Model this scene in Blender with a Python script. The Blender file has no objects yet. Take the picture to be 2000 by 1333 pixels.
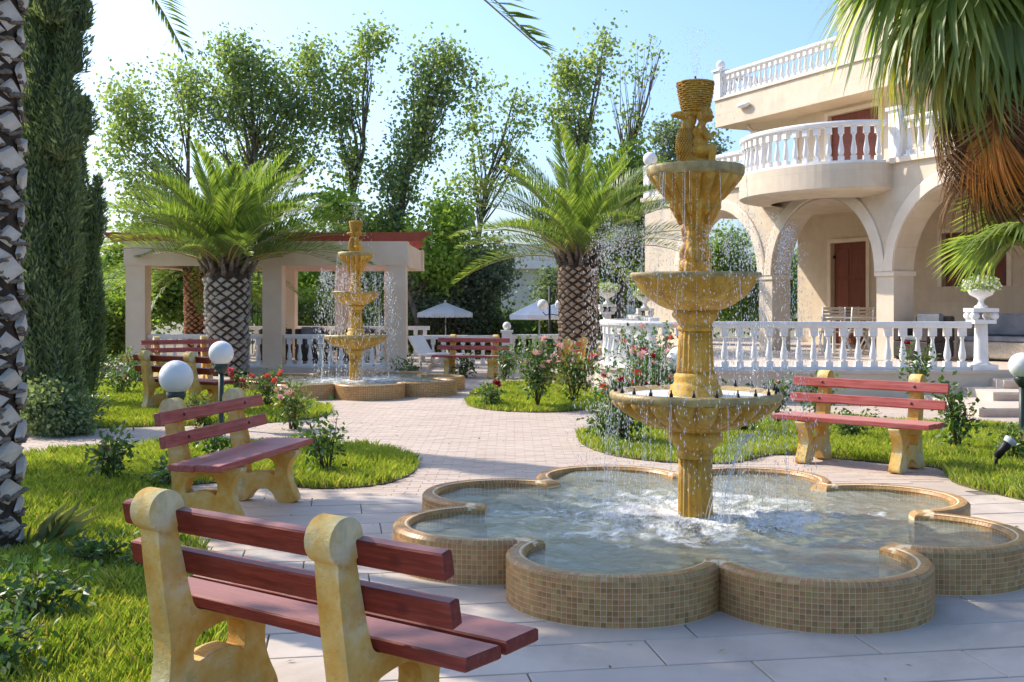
import bpy, bmesh, math, random
import numpy as np
from math import sin, cos, pi, radians, sqrt, atan2
from mathutils import Vector, Matrix

random.seed(7)
RNG = np.random.default_rng(7)
S = bpy.context.scene
COL = S.collection

# ------------------------------------------------------------------ camera, sky, sun, exposure
F, H, HORIZON = 2150.0, 1.55, 590.0          # focal length in photo pixels, eye height, horizon row
cam_d = bpy.data.cameras.new('camera')
cam_d.sensor_width = 36.0
cam_d.lens = 36.0 * F / 2000.0
cam_d.shift_y = -(666.5 - HORIZON) / 2000.0
cam_d.clip_start = 0.1
cam_d.clip_end = 3000
cam = bpy.data.objects.new('camera', cam_d)
cam.location = (0, 0, H)
cam.rotation_euler = (pi / 2, 0, 0)
COL.objects.link(cam)
S.camera = cam

SUN_AZ = Vector((-0.87, 0.50)).normalized()   # horizontal direction towards the sun
SUN_EL = radians(40)
W = bpy.data.worlds.new('World')
S.world = W
W.use_nodes = True
wn = W.node_tree.nodes
bg = wn['Background']
sky = wn.new('ShaderNodeTexSky')
sky.sky_type = 'NISHITA'
sky.sun_disc = False
sky.sun_elevation = SUN_EL
sky.sun_rotation = atan2(SUN_AZ.x, SUN_AZ.y)
sky.air_density = 1.0
sky.dust_density = 2.6
sky.ozone_density = 7.0
W.node_tree.links.new(sky.outputs[0], bg.inputs[0])
bg.inputs[1].default_value = 0.118
sun_d = bpy.data.lights.new('sun', 'SUN')
sun_d.energy = 2.4
sun_d.angle = radians(0.6)
sun_d.color = (1.0, 0.90, 0.76)
sun = bpy.data.objects.new('sun', sun_d)
COL.objects.link(sun)
tosun = Vector((SUN_AZ.x * cos(SUN_EL), SUN_AZ.y * cos(SUN_EL), sin(SUN_EL)))
sun.rotation_euler = tosun.to_track_quat('Z', 'Y').to_euler()
sun.location = tosun * 60
S.view_settings.view_transform = 'Standard'
S.view_settings.look = 'None'
S.view_settings.gamma = 1.0
S.view_settings.exposure = 1.36
try:
    S.cycles.max_bounces = 8
    S.cycles.transparent_max_bounces = 24
    S.cycles.caustics_reflective = False
    S.cycles.caustics_refractive = False
except Exception:
    pass


def G(px, py):
    """point on the ground seen at a pixel of the photograph"""
    y = F * H / (py - HORIZON)
    return ((px - 1000) / F * y, y)


def P(px, py, y):
    """point at depth y seen at a pixel of the photograph"""
    return Vector(((px - 1000) / F * y, y, H - (py - HORIZON) / F * y))


# ------------------------------------------------------------------ helpers
def tag(o, label=None, cat=None, group=None, kind=None):
    if label: o['label'] = label
    if cat: o['category'] = cat
    if group: o['group'] = group
    if kind: o['kind'] = kind
    return o


def thing(name, label, cat, loc=(0, 0, 0), rotz=0.0, group=None):
    o = bpy.data.objects.new(name, None)
    o.empty_display_size = 0.1
    COL.objects.link(o)
    o.location = loc
    o.rotation_euler = (0, 0, rotz)
    return tag(o, label, cat, group)


def link(name, mesh, parent=None, loc=None, rot=None, scale=None, kind=None):
    o = bpy.data.objects.new(name, mesh)
    COL.objects.link(o)
    if parent is not None: o.parent = parent
    if loc is not None: o.location = loc
    if rot is not None: o.rotation_euler = rot
    if scale is not None: o.scale = scale
    if kind: o['kind'] = kind
    return o


def copy_tree(o, parent=None):
    c = o.copy()
    COL.objects.link(c)
    c.parent = parent
    for ch in o.children:
        copy_tree(ch, c)
    return c


class MB:
    """collects simple shapes into one mesh"""
    def __init__(s):
        s.v, s.f, s.sm = [], [], []

    def add(s, verts, faces, smooth=False):
        b = len(s.v)
        s.v.extend([tuple(p) for p in verts])
        s.f.extend([tuple(i + b for i in f) for f in faces])
        s.sm.extend([smooth] * len(faces))
        return s

    def box(s, x0, x1, y0, y1, z0, z1, M=None, bev=0.0):
        if bev > 0:
            b = bev
            pts = []
            for (z, i) in ((z0, b), (z0 + b, 0), (z1 - b, 0), (z1, b)):
                pts += [(x0 + i, y0 + i, z), (x1 - i, y0 + i, z), (x1 - i, y1 - i, z), (x0 + i, y1 - i, z)]
            fs = [(3, 2, 1, 0), (12, 13, 14, 15)]
            for k in range(3):
                for j in range(4):
                    a, c = 4 * k + j, 4 * k + (j + 1) % 4
                    fs.append((a, c, c + 4, a + 4))
        else:
            pts = [(x0, y0, z0), (x1, y0, z0), (x1, y1, z0), (x0, y1, z0),
                   (x0, y0, z1), (x1, y0, z1), (x1, y1, z1), (x0, y1, z1)]
            fs = [(3, 2, 1, 0), (4, 5, 6, 7), (0, 1, 5, 4), (1, 2, 6, 5), (2, 3, 7, 6), (3, 0, 4, 7)]
        if M is not None: pts = [M @ Vector(p) for p in pts]
        return s.add(pts, fs)

    def lathe(s, prof, n=24, c=(0, 0, 0), mod=None, smooth=True, cap=True, M=None):
        pts, fs = [], []
        m = len(prof)
        for k, (r, z) in enumerate(prof):
            for j in range(n):
                a = 2 * pi * j / n
                rr = r if mod is None else r * mod(k, z, a)
                pts.append((c[0] + rr * cos(a), c[1] + rr * sin(a), c[2] + z))
        for k in range(m - 1):
            for j in range(n):
                j2 = (j + 1) % n
                fs.append((k * n + j, k * n + j2, (k + 1) * n + j2, (k + 1) * n + j))
        if cap:
            fs.append(tuple(range(n - 1, -1, -1)))
            fs.append(tuple(range((m - 1) * n, m * n)))
        if M is not None: pts = [M @ Vector(p) for p in pts]
        return s.add(pts, fs, smooth)

    def tube(s, path, rad, n=6, smooth=True):
        path = [Vector(p) for p in path]
        if not hasattr(rad, '__len__'): rad = [rad] * len(path)
        pts, fs = [], []
        up = Vector((0.31, 0.17, 0.93))
        for i, p in enumerate(path):
            d = (path[min(i + 1, len(path) - 1)] - path[max(i - 1, 0)])
            if d.length < 1e-9: d = Vector((0, 0, 1))
            d.normalize()
            a = d.cross(up)
            if a.length < 1e-3: a = d.cross(Vector((1, 0, 0)))
            a.normalize()
            b = d.cross(a)
            for j in range(n):
                t = 2 * pi * j / n
                pts.append(p + (a * cos(t) + b * sin(t)) * rad[i])
        for i in range(len(path) - 1):
            for j in range(n):
                j2 = (j + 1) % n
                fs.append((i * n + j, (i + 1) * n + j, (i + 1) * n + j2, i * n + j2))
        fs.append(tuple(range(n)))
        fs.append(tuple(range(len(path) * n - 1, (len(path) - 1) * n - 1, -1)))
        return s.add(pts, fs, smooth)

    def ball(s, c, r, n=12, m=8, M=None):
        if not hasattr(r, '__len__'): r = (r, r, r)
        pts, fs = [], []
        for k in range(m + 1):
            t = pi * k / m
            for j in range(n):
                a = 2 * pi * j / n
                q = Vector((r[0] * sin(t) * cos(a), r[1] * sin(t) * sin(a), -r[2] * cos(t)))
                if M is not None: q = M @ q
                pts.append((c[0] + q.x, c[1] + q.y, c[2] + q.z))
        for k in range(m):
            for j in range(n):
                j2 = (j + 1) % n
                fs.append((k * n + j, k * n + j2, (k + 1) * n + j2, (k + 1) * n + j))
        return s.add(pts, fs, True)

    def prism(s, poly, z0, z1, M=None, smooth=False):
        """poly: list of (x, y), extruded along z"""
        n = len(poly)
        pts = [(x, y, z0) for x, y in poly] + [(x, y, z1) for x, y in poly]
        fs = [tuple(range(n - 1, -1, -1)), tuple(range(n, 2 * n))]
        fs += [(i, (i + 1) % n, n + (i + 1) % n, n + i) for i in range(n)]
        if M is not None: pts = [M @ Vector(p) for p in pts]
        return s.add(pts, fs, smooth)

    def sweep(s, pts2, sec, closed=False):
        """sweep a section [(offset, z)] along a flat path [(x, y)]; offset is to the left of travel"""
        n = len(pts2)
        P2 = [Vector(p) for p in pts2]
        out, fs, m = [], [], len(sec)
        for i in range(n):
            if closed:
                a, b = P2[i] - P2[i - 1], P2[(i + 1) % n] - P2[i]
            else:
                a = P2[i] - P2[i - 1] if i > 0 else P2[1] - P2[0]
                b = P2[i + 1] - P2[i] if i < n - 1 else P2[-1] - P2[-2]
            a, b = a.normalized(), b.normalized()
            t = (a + b)
            t = t.normalized() if t.length > 1e-6 else a
            nr = Vector((-t.y, t.x))
            k = 1.0 / max(0.3, t.dot(a))
            for (o, z) in sec:
                out.append((P2[i].x + nr.x * o * k, P2[i].y + nr.y * o * k, z))
        R = n if closed else n - 1
        for i in range(R):
            i2 = (i + 1) % n
            for j in range(m):
                j2 = (j + 1) % m
                fs.append((i * m + j, i2 * m + j, i2 * m + j2, i * m + j2))
        if not closed:
            fs.append(tuple(range(m)))
            fs.append(tuple(range(n * m - 1, (n - 1) * m - 1, -1)))
        return s.add(out, fs)

    def mesh(s, name, mat):
        me = bpy.data.meshes.new(name)
        me.from_pydata(s.v, [], s.f)
        if any(s.sm):
            me.polygons.foreach_set('use_smooth', s.sm)
        if mat is not None: me.materials.append(mat)
        me.update()
        bm = bmesh.new()
        bm.from_mesh(me)
        bmesh.ops.recalc_face_normals(bm, faces=bm.faces)
        bm.to_mesh(me)
        bm.free()
        return me

    def obj(s, name, mat, parent=None, loc=None, rot=None, kind=None):
        return link(name, s.mesh(name, mat), parent, loc, rot, kind=kind)


def np_mesh(name, verts, k, mat, smooth=False):
    """verts (N,k,3): N separate k-gons"""
    N = verts.shape[0]
    me = bpy.data.meshes.new(name)
    me.vertices.add(N * k)
    me.vertices.foreach_set('co', verts.reshape(-1).astype(np.float32))
    me.loops.add(N * k)
    me.loops.foreach_set('vertex_index', np.arange(N * k, dtype=np.int32))
    me.polygons.add(N)
    me.polygons.foreach_set('loop_start', np.arange(0, N * k, k, dtype=np.int32))
    me.polygons.foreach_set('loop_total', np.full(N, k, dtype=np.int32))
    me.polygons.foreach_set('use_smooth', np.full(N, smooth, dtype=bool))
    me.materials.append(mat)
    me.update(calc_edges=True)
    me.validate()
    return me


def indexed_mesh(name, verts, faces, mat, smooth=False):
    """verts (N,3) with faces (M,3|4) as arrays"""
    k = faces.shape[1]
    M_ = faces.shape[0]
    me = bpy.data.meshes.new(name)
    me.vertices.add(len(verts))
    me.vertices.foreach_set('co', np.ascontiguousarray(verts, dtype=np.float32).reshape(-1))
    me.loops.add(M_ * k)
    me.loops.foreach_set('vertex_index', np.ascontiguousarray(faces, dtype=np.int32).reshape(-1))
    me.polygons.add(M_)
    me.polygons.foreach_set('loop_start', np.arange(0, M_ * k, k, dtype=np.int32))
    me.polygons.foreach_set('loop_total', np.full(M_, k, dtype=np.int32))
    me.polygons.foreach_set('use_smooth', np.full(M_, smooth, dtype=bool))
    me.materials.append(mat)
    me.update(calc_edges=True)
    return me


def unit(a):
    return a / np.maximum(np.linalg.norm(a, axis=-1, keepdims=True), 1e-9)


def kites(c, d, nrm, length, width):
    """leaf shaped quads: base c, direction d, approximate face normal nrm"""
    d = unit(d)
    side = unit(np.cross(d, nrm))
    L = np.asarray(length).reshape(-1, 1)
    Wd = np.asarray(width).reshape(-1, 1)
    up = np.cross(side, d)
    m = c + d * L * 0.45 + up * L * 0.06
    return np.stack([c, m + side * Wd * 0.5, c + d * L, m - side * Wd * 0.5], axis=1)


def inside(pts, poly):
    x, y = pts[:, 0], pts[:, 1]
    r = np.zeros(len(pts), bool)
    n = len(poly)
    for i in range(n):
        x0, y0 = poly[i]
        x1, y1 = poly[(i + 1) % n]
        if y0 == y1: continue
        c = ((y0 > y) != (y1 > y)) & (x < (x1 - x0) * (y - y0) / (y1 - y0) + x0)
        r ^= c
    return r


def smooth_poly(poly, it=2):
    for _ in range(it):
        q = []
        for i in range(len(poly)):
            a, b = poly[i], poly[(i + 1) % len(poly)]
            q.append((a[0] * .75 + b[0] * .25, a[1] * .75 + b[1] * .25))
            q.append((a[0] * .25 + b[0] * .75, a[1] * .25 + b[1] * .75))
        poly = q
    return poly


def remeshed(mb, name, mat, voxel=0.008, smooth_it=2):
    """one continuous skin round overlapping shapes"""
    me = mb.mesh('tmp', None)
    o = bpy.data.objects.new('tmp', me)
    COL.objects.link(o)
    m = o.modifiers.new('r', 'REMESH')
    m.mode = 'VOXEL'
    m.voxel_size = voxel
    m2 = o.modifiers.new('s', 'SMOOTH')
    m2.iterations = smooth_it
    m2.factor = 0.5
    dg = bpy.context.evaluated_depsgraph_get()
    ev = o.evaluated_get(dg)
    out = bpy.data.meshes.new_from_object(ev)
    out.name = name
    out.materials.clear()
    out.materials.append(mat)
    out.polygons.foreach_set('use_smooth', [True] * len(out.polygons))
    bpy.data.objects.remove(o)
    bpy.data.meshes.remove(me)
    return out


# ------------------------------------------------------------------ materials
class NT:
    def __init__(s, name):
        s.m = bpy.data.materials.new(name)
        s.m.use_nodes = True
        s.t = s.m.node_tree
        s.n = s.t.nodes
        s.b = s.n['Principled BSDF']
        s.out = s.n['Material Output']

    def node(s, typ, **kw):
        nd = s.n.new(typ)
        for k, v in kw.items():
            if k.startswith('i_'):
                key = k[2:]
                key = int(key) if key.isdigit() else key
                nd.inputs[key].default_value = v
            else:
                setattr(nd, k, v)
        return nd

    def lk(s, a, b):
        s.t.links.new(a, b)

    def coord(s, scale=(1, 1, 1), kind='Object'):
        tc = s.node('ShaderNodeTexCoord')
        mp = s.node('ShaderNodeMapping')
        mp.inputs['Scale'].default_value = scale
        s.lk(tc.outputs[kind], mp.inputs['Vector'])
        return mp.outputs[0]

    def noise(s, vec, scale, detail=4, rough=0.55, dist=0.0):
        nz = s.node('ShaderNodeTexNoise')
        nz.inputs['Scale'].default_value = scale
        nz.inputs['Detail'].default_value = detail
        nz.inputs['Roughness'].default_value = rough
        nz.inputs['Distortion'].default_value = dist
        s.lk(vec, nz.inputs['Vector'])
        return nz.outputs[0]

    def ramp(s, fac, stops):
        r = s.node('ShaderNodeValToRGB')
        el = r.color_ramp.elements
        while len(el) < len(stops): el.new(0.5)
        for e, (p, c) in zip(el, stops):
            e.position = p
            e.color = (*c, 1) if len(c) == 3 else c
        s.lk(fac, r.inputs[0])
        return r.outputs[0]

    def mix(s, fac, a, b, blend='MIX'):
        mx = s.node('ShaderNodeMix', data_type='RGBA', blend_type=blend)
        for sock, v in ((mx.inputs[0], fac), (mx.inputs[6], a), (mx.inputs[7], b)):
            if hasattr(v, 'links'): s.lk(v, sock)
            elif isinstance(v, (int, float)): sock.default_value = v
            else: sock.default_value = (*v, 1)
        return mx.outputs[2]

    def bump(s, h, strength=0.3, dist=0.02):
        b = s.node('ShaderNodeBump')
        b.inputs['Strength'].default_value = strength
        b.inputs['Distance'].default_value = dist
        s.lk(h, b.inputs['Height'])
        s.lk(b.outputs[0], s.b.inputs['Normal'])
        return b

    def col(s, c):
        if hasattr(c, 'links'): s.lk(c, s.b.inputs['Base Color'])
        else: s.b.inputs['Base Color'].default_value = (*c, 1)


def pmat(name, c1, c2, scale=4.0, rough=0.7, bump=0.2, bscale=60.0, spec=0.3, kind='Object', stretch=(1, 1, 1), lo=0.35, hi=0.65, metal=0.0):
    t = NT(name)
    v = t.coord(stretch, kind)
    t.col(t.ramp(t.noise(v, scale, 6), [(lo, c1), (hi, c2)]))
    t.b.inputs['Roughness'].default_value = rough
    t.b.inputs['Specular IOR Level'].default_value = spec
    t.b.inputs['Metallic'].default_value = metal
    if bump > 0: t.bump(t.noise(v, bscale, 5), bump, 0.01)
    return t.m


def grassmat():
    t = NT('grass_blades')
    geo = t.node('ShaderNodeNewGeometry')
    c = t.ramp(geo.outputs['Random Per Island'], [(0, (.13, .20, .035)), (.35, (.26, .35, .06)), (.75, (.38, .45, .09)), (.9, (.54, .52, .19)), (1, (.54, .42, .22))])
    dry = t.ramp(t.noise(geo.outputs['Position'], 1.1, 5, .65), [(.42, (0, 0, 0)), (.68, (1, 1, 1))])
    c = t.mix(t.mix(.55, (0, 0, 0), dry), c, (.54, .56, .13))
    t.col(c)
    t.b.inputs['Roughness'].default_value = .55
    tr = t.node('ShaderNodeBsdfTranslucent')
    t.lk(t.mix(1.0, c, (1.5, 1.55, .5), 'MULTIPLY'), tr.inputs[0])
    ms = t.node('ShaderNodeMixShader')
    ms.inputs[0].default_value = .45
    t.lk(t.b.outputs[0], ms.inputs[1])
    t.lk(tr.outputs[0], ms.inputs[2])
    t.lk(ms.outputs[0], t.out.inputs[0])
    return t.m


def leafmat(name, c1, c2, trans=0.35, rough=0.5, c3=None, tint=(1.5, 1.6, 0.5)):
    """leaf with a different tone for every leaf and light shining through"""
    t = NT(name)
    geo = t.node('ShaderNodeNewGeometry')
    stops = [(0.0, c1), (1.0, c2)] if c3 is None else [(0.0, c1), (0.8, c2), (1.0, c3)]
    c = t.ramp(geo.outputs['Random Per Island'], stops)
    t.col(c)
    t.b.inputs['Roughness'].default_value = rough
    t.b.inputs['Specular IOR Level'].default_value = 0.35
    tr = t.node('ShaderNodeBsdfTranslucent')
    t.lk(t.mix(1.0, c, tint, 'MULTIPLY'), tr.inputs[0])
    ms = t.node('ShaderNodeMixShader')
    ms.inputs[0].default_value = trans
    t.lk(t.b.outputs[0], ms.inputs[1])
    t.lk(tr.outputs[0], ms.inputs[2])
    t.lk(ms.outputs[0], t.out.inputs[0])
    return t.m


M = {}
M['limestone'] = pmat('limestone', (.60, .50, .38), (.70, .60, .48), 1.6, .75, .15, 40)
M['pergola_stone'] = pmat('warm_render', (.72, .56, .41), (.80, .65, .50), 1.8, .8, .15, 40)
M['limestone_trim'] = pmat('limestone_trim', (.70, .59, .46), (.78, .68, .55), 2.5, .7, .1, 40)


def stonewall():
    t = NT('limestone_blocks')
    v = t.coord((1, 1, 1))
    tc = t.node('ShaderNodeTexCoord')
    sp = t.node('ShaderNodeSeparateXYZ')
    t.lk(tc.outputs['Object'], sp.inputs[0])
    cb = t.node('ShaderNodeCombineXYZ')
    t.lk(sp.outputs[0], cb.inputs[0])
    t.lk(sp.outputs[2], cb.inputs[1])
    br = t.node('ShaderNodeTexBrick')
    t.lk(cb.outputs[0], br.inputs['Vector'])
    br.inputs['Scale'].default_value = 1.0
    br.inputs['Brick Width'].default_value = 0.62
    br.inputs['Row Height'].default_value = 0.31
    br.inputs['Mortar Size'].default_value = 0.004
    br.inputs['Color1'].default_value = (.66, .55, .41, 1)
    br.inputs['Color2'].default_value = (.57, .46, .33, 1)
    br.inputs['Mortar'].default_value = (.48, .38, .28, 1)
    n = t.noise(v, 3.5, 7)
    c = t.mix(.55, br.outputs[0], t.ramp(n, [(.3, (.55, .45, .33)), (.7, (.69, .60, .47))]))
    st = t.ramp(t.noise(t.coord((5, 5, .35)), 1.6, 7, .7), [(.50, (0, 0, 0)), (.72, (1, 1, 1))])
    t.col(t.mix(t.mix(.22, (0, 0, 0), st), c, (.46, .38, .30)))
    t.b.inputs['Roughness'].default_value = .7
    t.bump(t.noise(v, 50, 4), .12, .01)
    return t.m


M['stonewall'] = stonewall()
M['white'] = pmat('white_paint', (.74, .73, .71), (.83, .82, .81), 5, .55, .12, 50)
M['terrace_floor'] = pmat('terrace_tiles', (.55, .46, .38), (.64, .55, .46), 3, .5, .08, 30)
M['step_riser'] = pmat('step_stone', (.50, .35, .26), (.60, .46, .36), 5, .7, .15, 40)
M['paver_bed'] = pmat('sand_joints', (.42, .345, .285), (.47, .39, .325), 6, .9, .2, 80)


def slab_mat(name, a, b):
    t = NT(name)
    v = t.coord((1, 1, 1), 'Generated')
    w = t.node('ShaderNodeNewGeometry').outputs['Position']
    c = t.ramp(t.noise(w, 2.0, 7, .6), [(.34, a), (.66, b)])
    st = t.ramp(t.noise(w, .9, 8, .72, .6), [(.50, (0, 0, 0)), (.64, (1, 1, 1))])
    c = t.mix(t.mix(.42, (0, 0, 0), st), c, tuple(q * .62 for q in a))
    sp = t.ramp(t.noise(w, 26, 4, .7), [(.66, (0, 0, 0)), (.74, (1, 1, 1))])
    c = t.mix(t.mix(.25, (0, 0, 0), sp), c, tuple(q * .55 for q in a))
    t.col(c)
    t.b.inputs['Roughness'].default_value = .6
    t.b.inputs['Specular IOR Level'].default_value = .35
    t.bump(t.noise(w, 38, 6), .2, .008)
    return t.m


M['slab'] = []
for i, (a, b) in enumerate([((.48, .405, .34), (.57, .49, .42)), ((.51, .425, .345), (.60, .51, .43)), ((.46, .395, .335), (.54, .47, .405)), ((.52, .42, .34), (.60, .495, .41))]):
    M['slab'].append(slab_mat('paving_slab_%d' % i, a, b))
M['mortar'] = pmat('mortar', (.17, .145, .125), (.25, .215, .185), 6, .9, .2, 80)


def paver_mat():
    t = NT('small_pavers')
    geo = t.node('ShaderNodeNewGeometry')
    v = t.coord((1, 1, 1))
    c = t.ramp(geo.outputs['Random Per Island'], [(0, (.44, .345, .275)), (.45, (.50, .41, .335)), (.8, (.47, .355, .29)), (1, (.53, .445, .37))])
    t.col(t.mix(.35, c, t.ramp(t.noise(v, .8, 7, .65), [(.3, (.36, .28, .23)), (.7, (.58, .49, .41))])))
    t.b.inputs['Roughness'].default_value = .75
    t.bump(t.noise(v, 60, 4), .15, .01)
    return t.m


M['paver'] = paver_mat()


def far_paver_mat():
    t = NT('far_paving')
    v = t.coord((1, 1, 1))
    br = t.node('ShaderNodeTexBrick')
    t.lk(v, br.inputs['Vector'])
    br.inputs['Scale'].default_value = 1.0
    br.inputs['Brick Width'].default_value = .22
    br.inputs['Row Height'].default_value = .11
    br.inputs['Mortar Size'].default_value = .006
    br.inputs['Color1'].default_value = (.60, .49, .41, 1)
    br.inputs['Color2'].default_value = (.55, .43, .35, 1)
    br.inputs['Mortar'].default_value = (.40, .33, .28, 1)
    t.col(t.mix(.3, br.outputs[0], t.ramp(t.noise(v, .8, 6), [(.3, (.50, .39, .32)), (.7, (.72, .62, .53))])))
    t.b.inputs['Roughness'].default_value = .75
    return t.m


M['far_paver'] = far_paver_mat()
M['soil'] = pmat('garden_soil', (.07, .06, .03), (.13, .12, .05), 8, .95, .5, 50)
M['ground'] = pmat('dry_ground', (.16, .15, .08), (.26, .22, .14), 1.2, .95, .3, 20)


def ochre():
    t = NT('ochre_stone')
    v = t.coord((1, 1, 1))
    vs = t.coord((9, 9, 1.1))
    base = t.ramp(t.noise(v, 5, 8, .65), [(.28, (.40, .18, .022)), (.43, (.58, .31, .032)), (.58, (.64, .38, .06)), (.74, (.69, .50, .20))])
    streak = t.ramp(t.noise(vs, 2.2, 6, .65), [(.46, (0, 0, 0)), (.64, (1, 1, 1))])
    c = t.mix(t.mix(.6, (0, 0, 0), streak), base, (.30, .15, .03))
    pale = t.ramp(t.noise(t.coord((6, 6, .9)), 4.1, 6, .7), [(.54, (0, 0, 0)), (.70, (1, 1, 1))])
    c = t.mix(t.mix(.45, (0, 0, 0), pale), c, (.68, .54, .28))
    spots = t.ramp(t.noise(v, 17, 8, .75), [(.56, (0, 0, 0)), (.68, (1, 1, 1))])
    c = t.mix(t.mix(.5, (0, 0, 0), spots), c, (.24, .20, .07))
    t.col(c)
    t.b.inputs['Roughness'].default_value = .5
    t.b.inputs['Specular IOR Level'].default_value = .3
    t.bump(t.noise(v, 60, 8, .7), .5, .012)
    return t.m


M['ochre'] = ochre()


def ochre_rim():
    t = NT('weathered_rim')
    v = t.coord((1, 1, 1))
    t.col(t.ramp(t.noise(v, 9, 6, .65), [(.3, (.20, .15, .06)), (.5, (.42, .30, .11)), (.7, (.58, .43, .17))]))
    t.b.inputs['Roughness'].default_value = .45
    t.bump(t.noise(v, 60, 6), .4, .01)
    return t.m


M['rim'] = ochre_rim()


def bench_stone():
    t = NT('painted_concrete')
    v = t.coord((1, 1, 1))
    base = t.ramp(t.noise(v, 4.2, 8, .62), [(.28, (.54, .23, .035)), (.40, (.62, .34, .06)), (.51, (.68, .46, .14)), (.63, (.72, .61, .37))])
    g = t.ramp(t.noise(t.coord((1, 1, .6)), 5.5, 7, .65), [(.53, (0, 0, 0)), (.68, (1, 1, 1))])
    c = t.mix(t.mix(.65, (0, 0, 0), g), base, (.36, .35, .16))
    al = t.ramp(t.noise(v, 9, 6, .7), [(.66, (0, 0, 0)), (.74, (1, 1, 1))])
    c = t.mix(t.mix(.8, (0, 0, 0), al), c, (.20, .22, .03))
    r = t.ramp(t.noise(v, 16, 9, .78), [(.55, (0, 0, 0)), (.66, (1, 1, 1))])
    c = t.mix(t.mix(.5, (0, 0, 0), r), c, (.40, .17, .04))
    t.col(c)
    t.b.inputs['Roughness'].default_value = .68
    t.b.inputs['Specular IOR Level'].default_value = .25
    t.bump(t.noise(v, 50, 8, .7), .55, .012)
    return t.m


M['bench_stone'] = bench_stone()


def redwood(name, a, b, d, fd):
    t = NT(name)
    v = t.coord((1, 1, 1))
    vs = t.coord((1.2, 16, 16))
    grain = t.noise(vs, 3.0, 8, .62, .6)
    c = t.ramp(grain, [(.26, a), (.5, b), (.75, d)])
    fade = t.ramp(t.noise(v, 3.0, 5), [(.42, (0, 0, 0)), (.75, (1, 1, 1))])
    c = t.mix(t.mix(fd, (0, 0, 0), fade), c, (.46, .21, .19))
    # upper faces painted paler: sunlight put into the colour, with dust and bleaching
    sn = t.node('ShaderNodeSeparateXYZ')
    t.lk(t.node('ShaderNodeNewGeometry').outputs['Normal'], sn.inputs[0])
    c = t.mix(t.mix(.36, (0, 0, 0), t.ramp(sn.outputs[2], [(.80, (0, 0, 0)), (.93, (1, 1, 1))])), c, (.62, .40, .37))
    vo = t.node('ShaderNodeTexVoronoi')
    t.lk(t.coord((1, 1.3, 1.3)), vo.inputs['Vector'])
    vo.inputs['Scale'].default_value = 3.1
    k = t.ramp(vo.outputs['Distance'], [(.05, (1, 1, 1)), (.11, (0, 0, 0))])
    c = t.mix(t.mix(.7, (0, 0, 0), k), c, (.10, .018, .016))
    t.col(c)
    t.b.inputs['Roughness'].default_value = .5
    t.b.inputs['Specular IOR Level'].default_value = .18
    t.bump(grain, .45, .008)
    return t.m


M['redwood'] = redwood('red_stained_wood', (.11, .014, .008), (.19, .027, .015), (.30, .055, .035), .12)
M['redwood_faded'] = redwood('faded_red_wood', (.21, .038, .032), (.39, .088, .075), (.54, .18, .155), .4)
M['bolt'] = pmat('dark_bolt', (.04, .02, .02), (.08, .04, .03), 20, .5, .1)
M['pergola_red'] = pmat('red_painted_timber', (.33, .06, .035), (.42, .09, .05), 3, .55, .1, 30)
M['grout'] = pmat('pale_grout', (.74, .57, .34), (.80, .66, .44), 20, .85, .2, 90)
M['tiles'] = []
for i, c in enumerate([(.41, .23, .09), (.48, .28, .105), (.31, .17, .065), (.46, .22, .09), (.38, .20, .08), (.39, .25, .085)]):
    M['tiles'].append(pmat('mosaic_tile_%d' % i, tuple(q * .85 for q in c), tuple(q * 1.15 for q in c), 30, .4, .05, 60, .25, 'Object'))


def tile_mat():
    t = NT('mosaic_tiles')
    geo = t.node('ShaderNodeNewGeometry')
    t.col(t.ramp(geo.outputs['Random Per Island'], [(0, (.30, .17, .065)), (.25, (.48, .28, .105)), (.45, (.38, .21, .08)), (.62, (.46, .22, .09)), (.8, (.37, .23, .08)), (1, (.54, .33, .135))]))
    t.b.inputs['Roughness'].default_value = .4
    t.b.inputs['Specular IOR Level'].default_value = .25
    return t.m


M['tile_mix'] = tile_mat()
M['pool_floor'] = pmat('pool_floor', (.60, .53, .36), (.76, .69, .50), 14, .7, .1)


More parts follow.
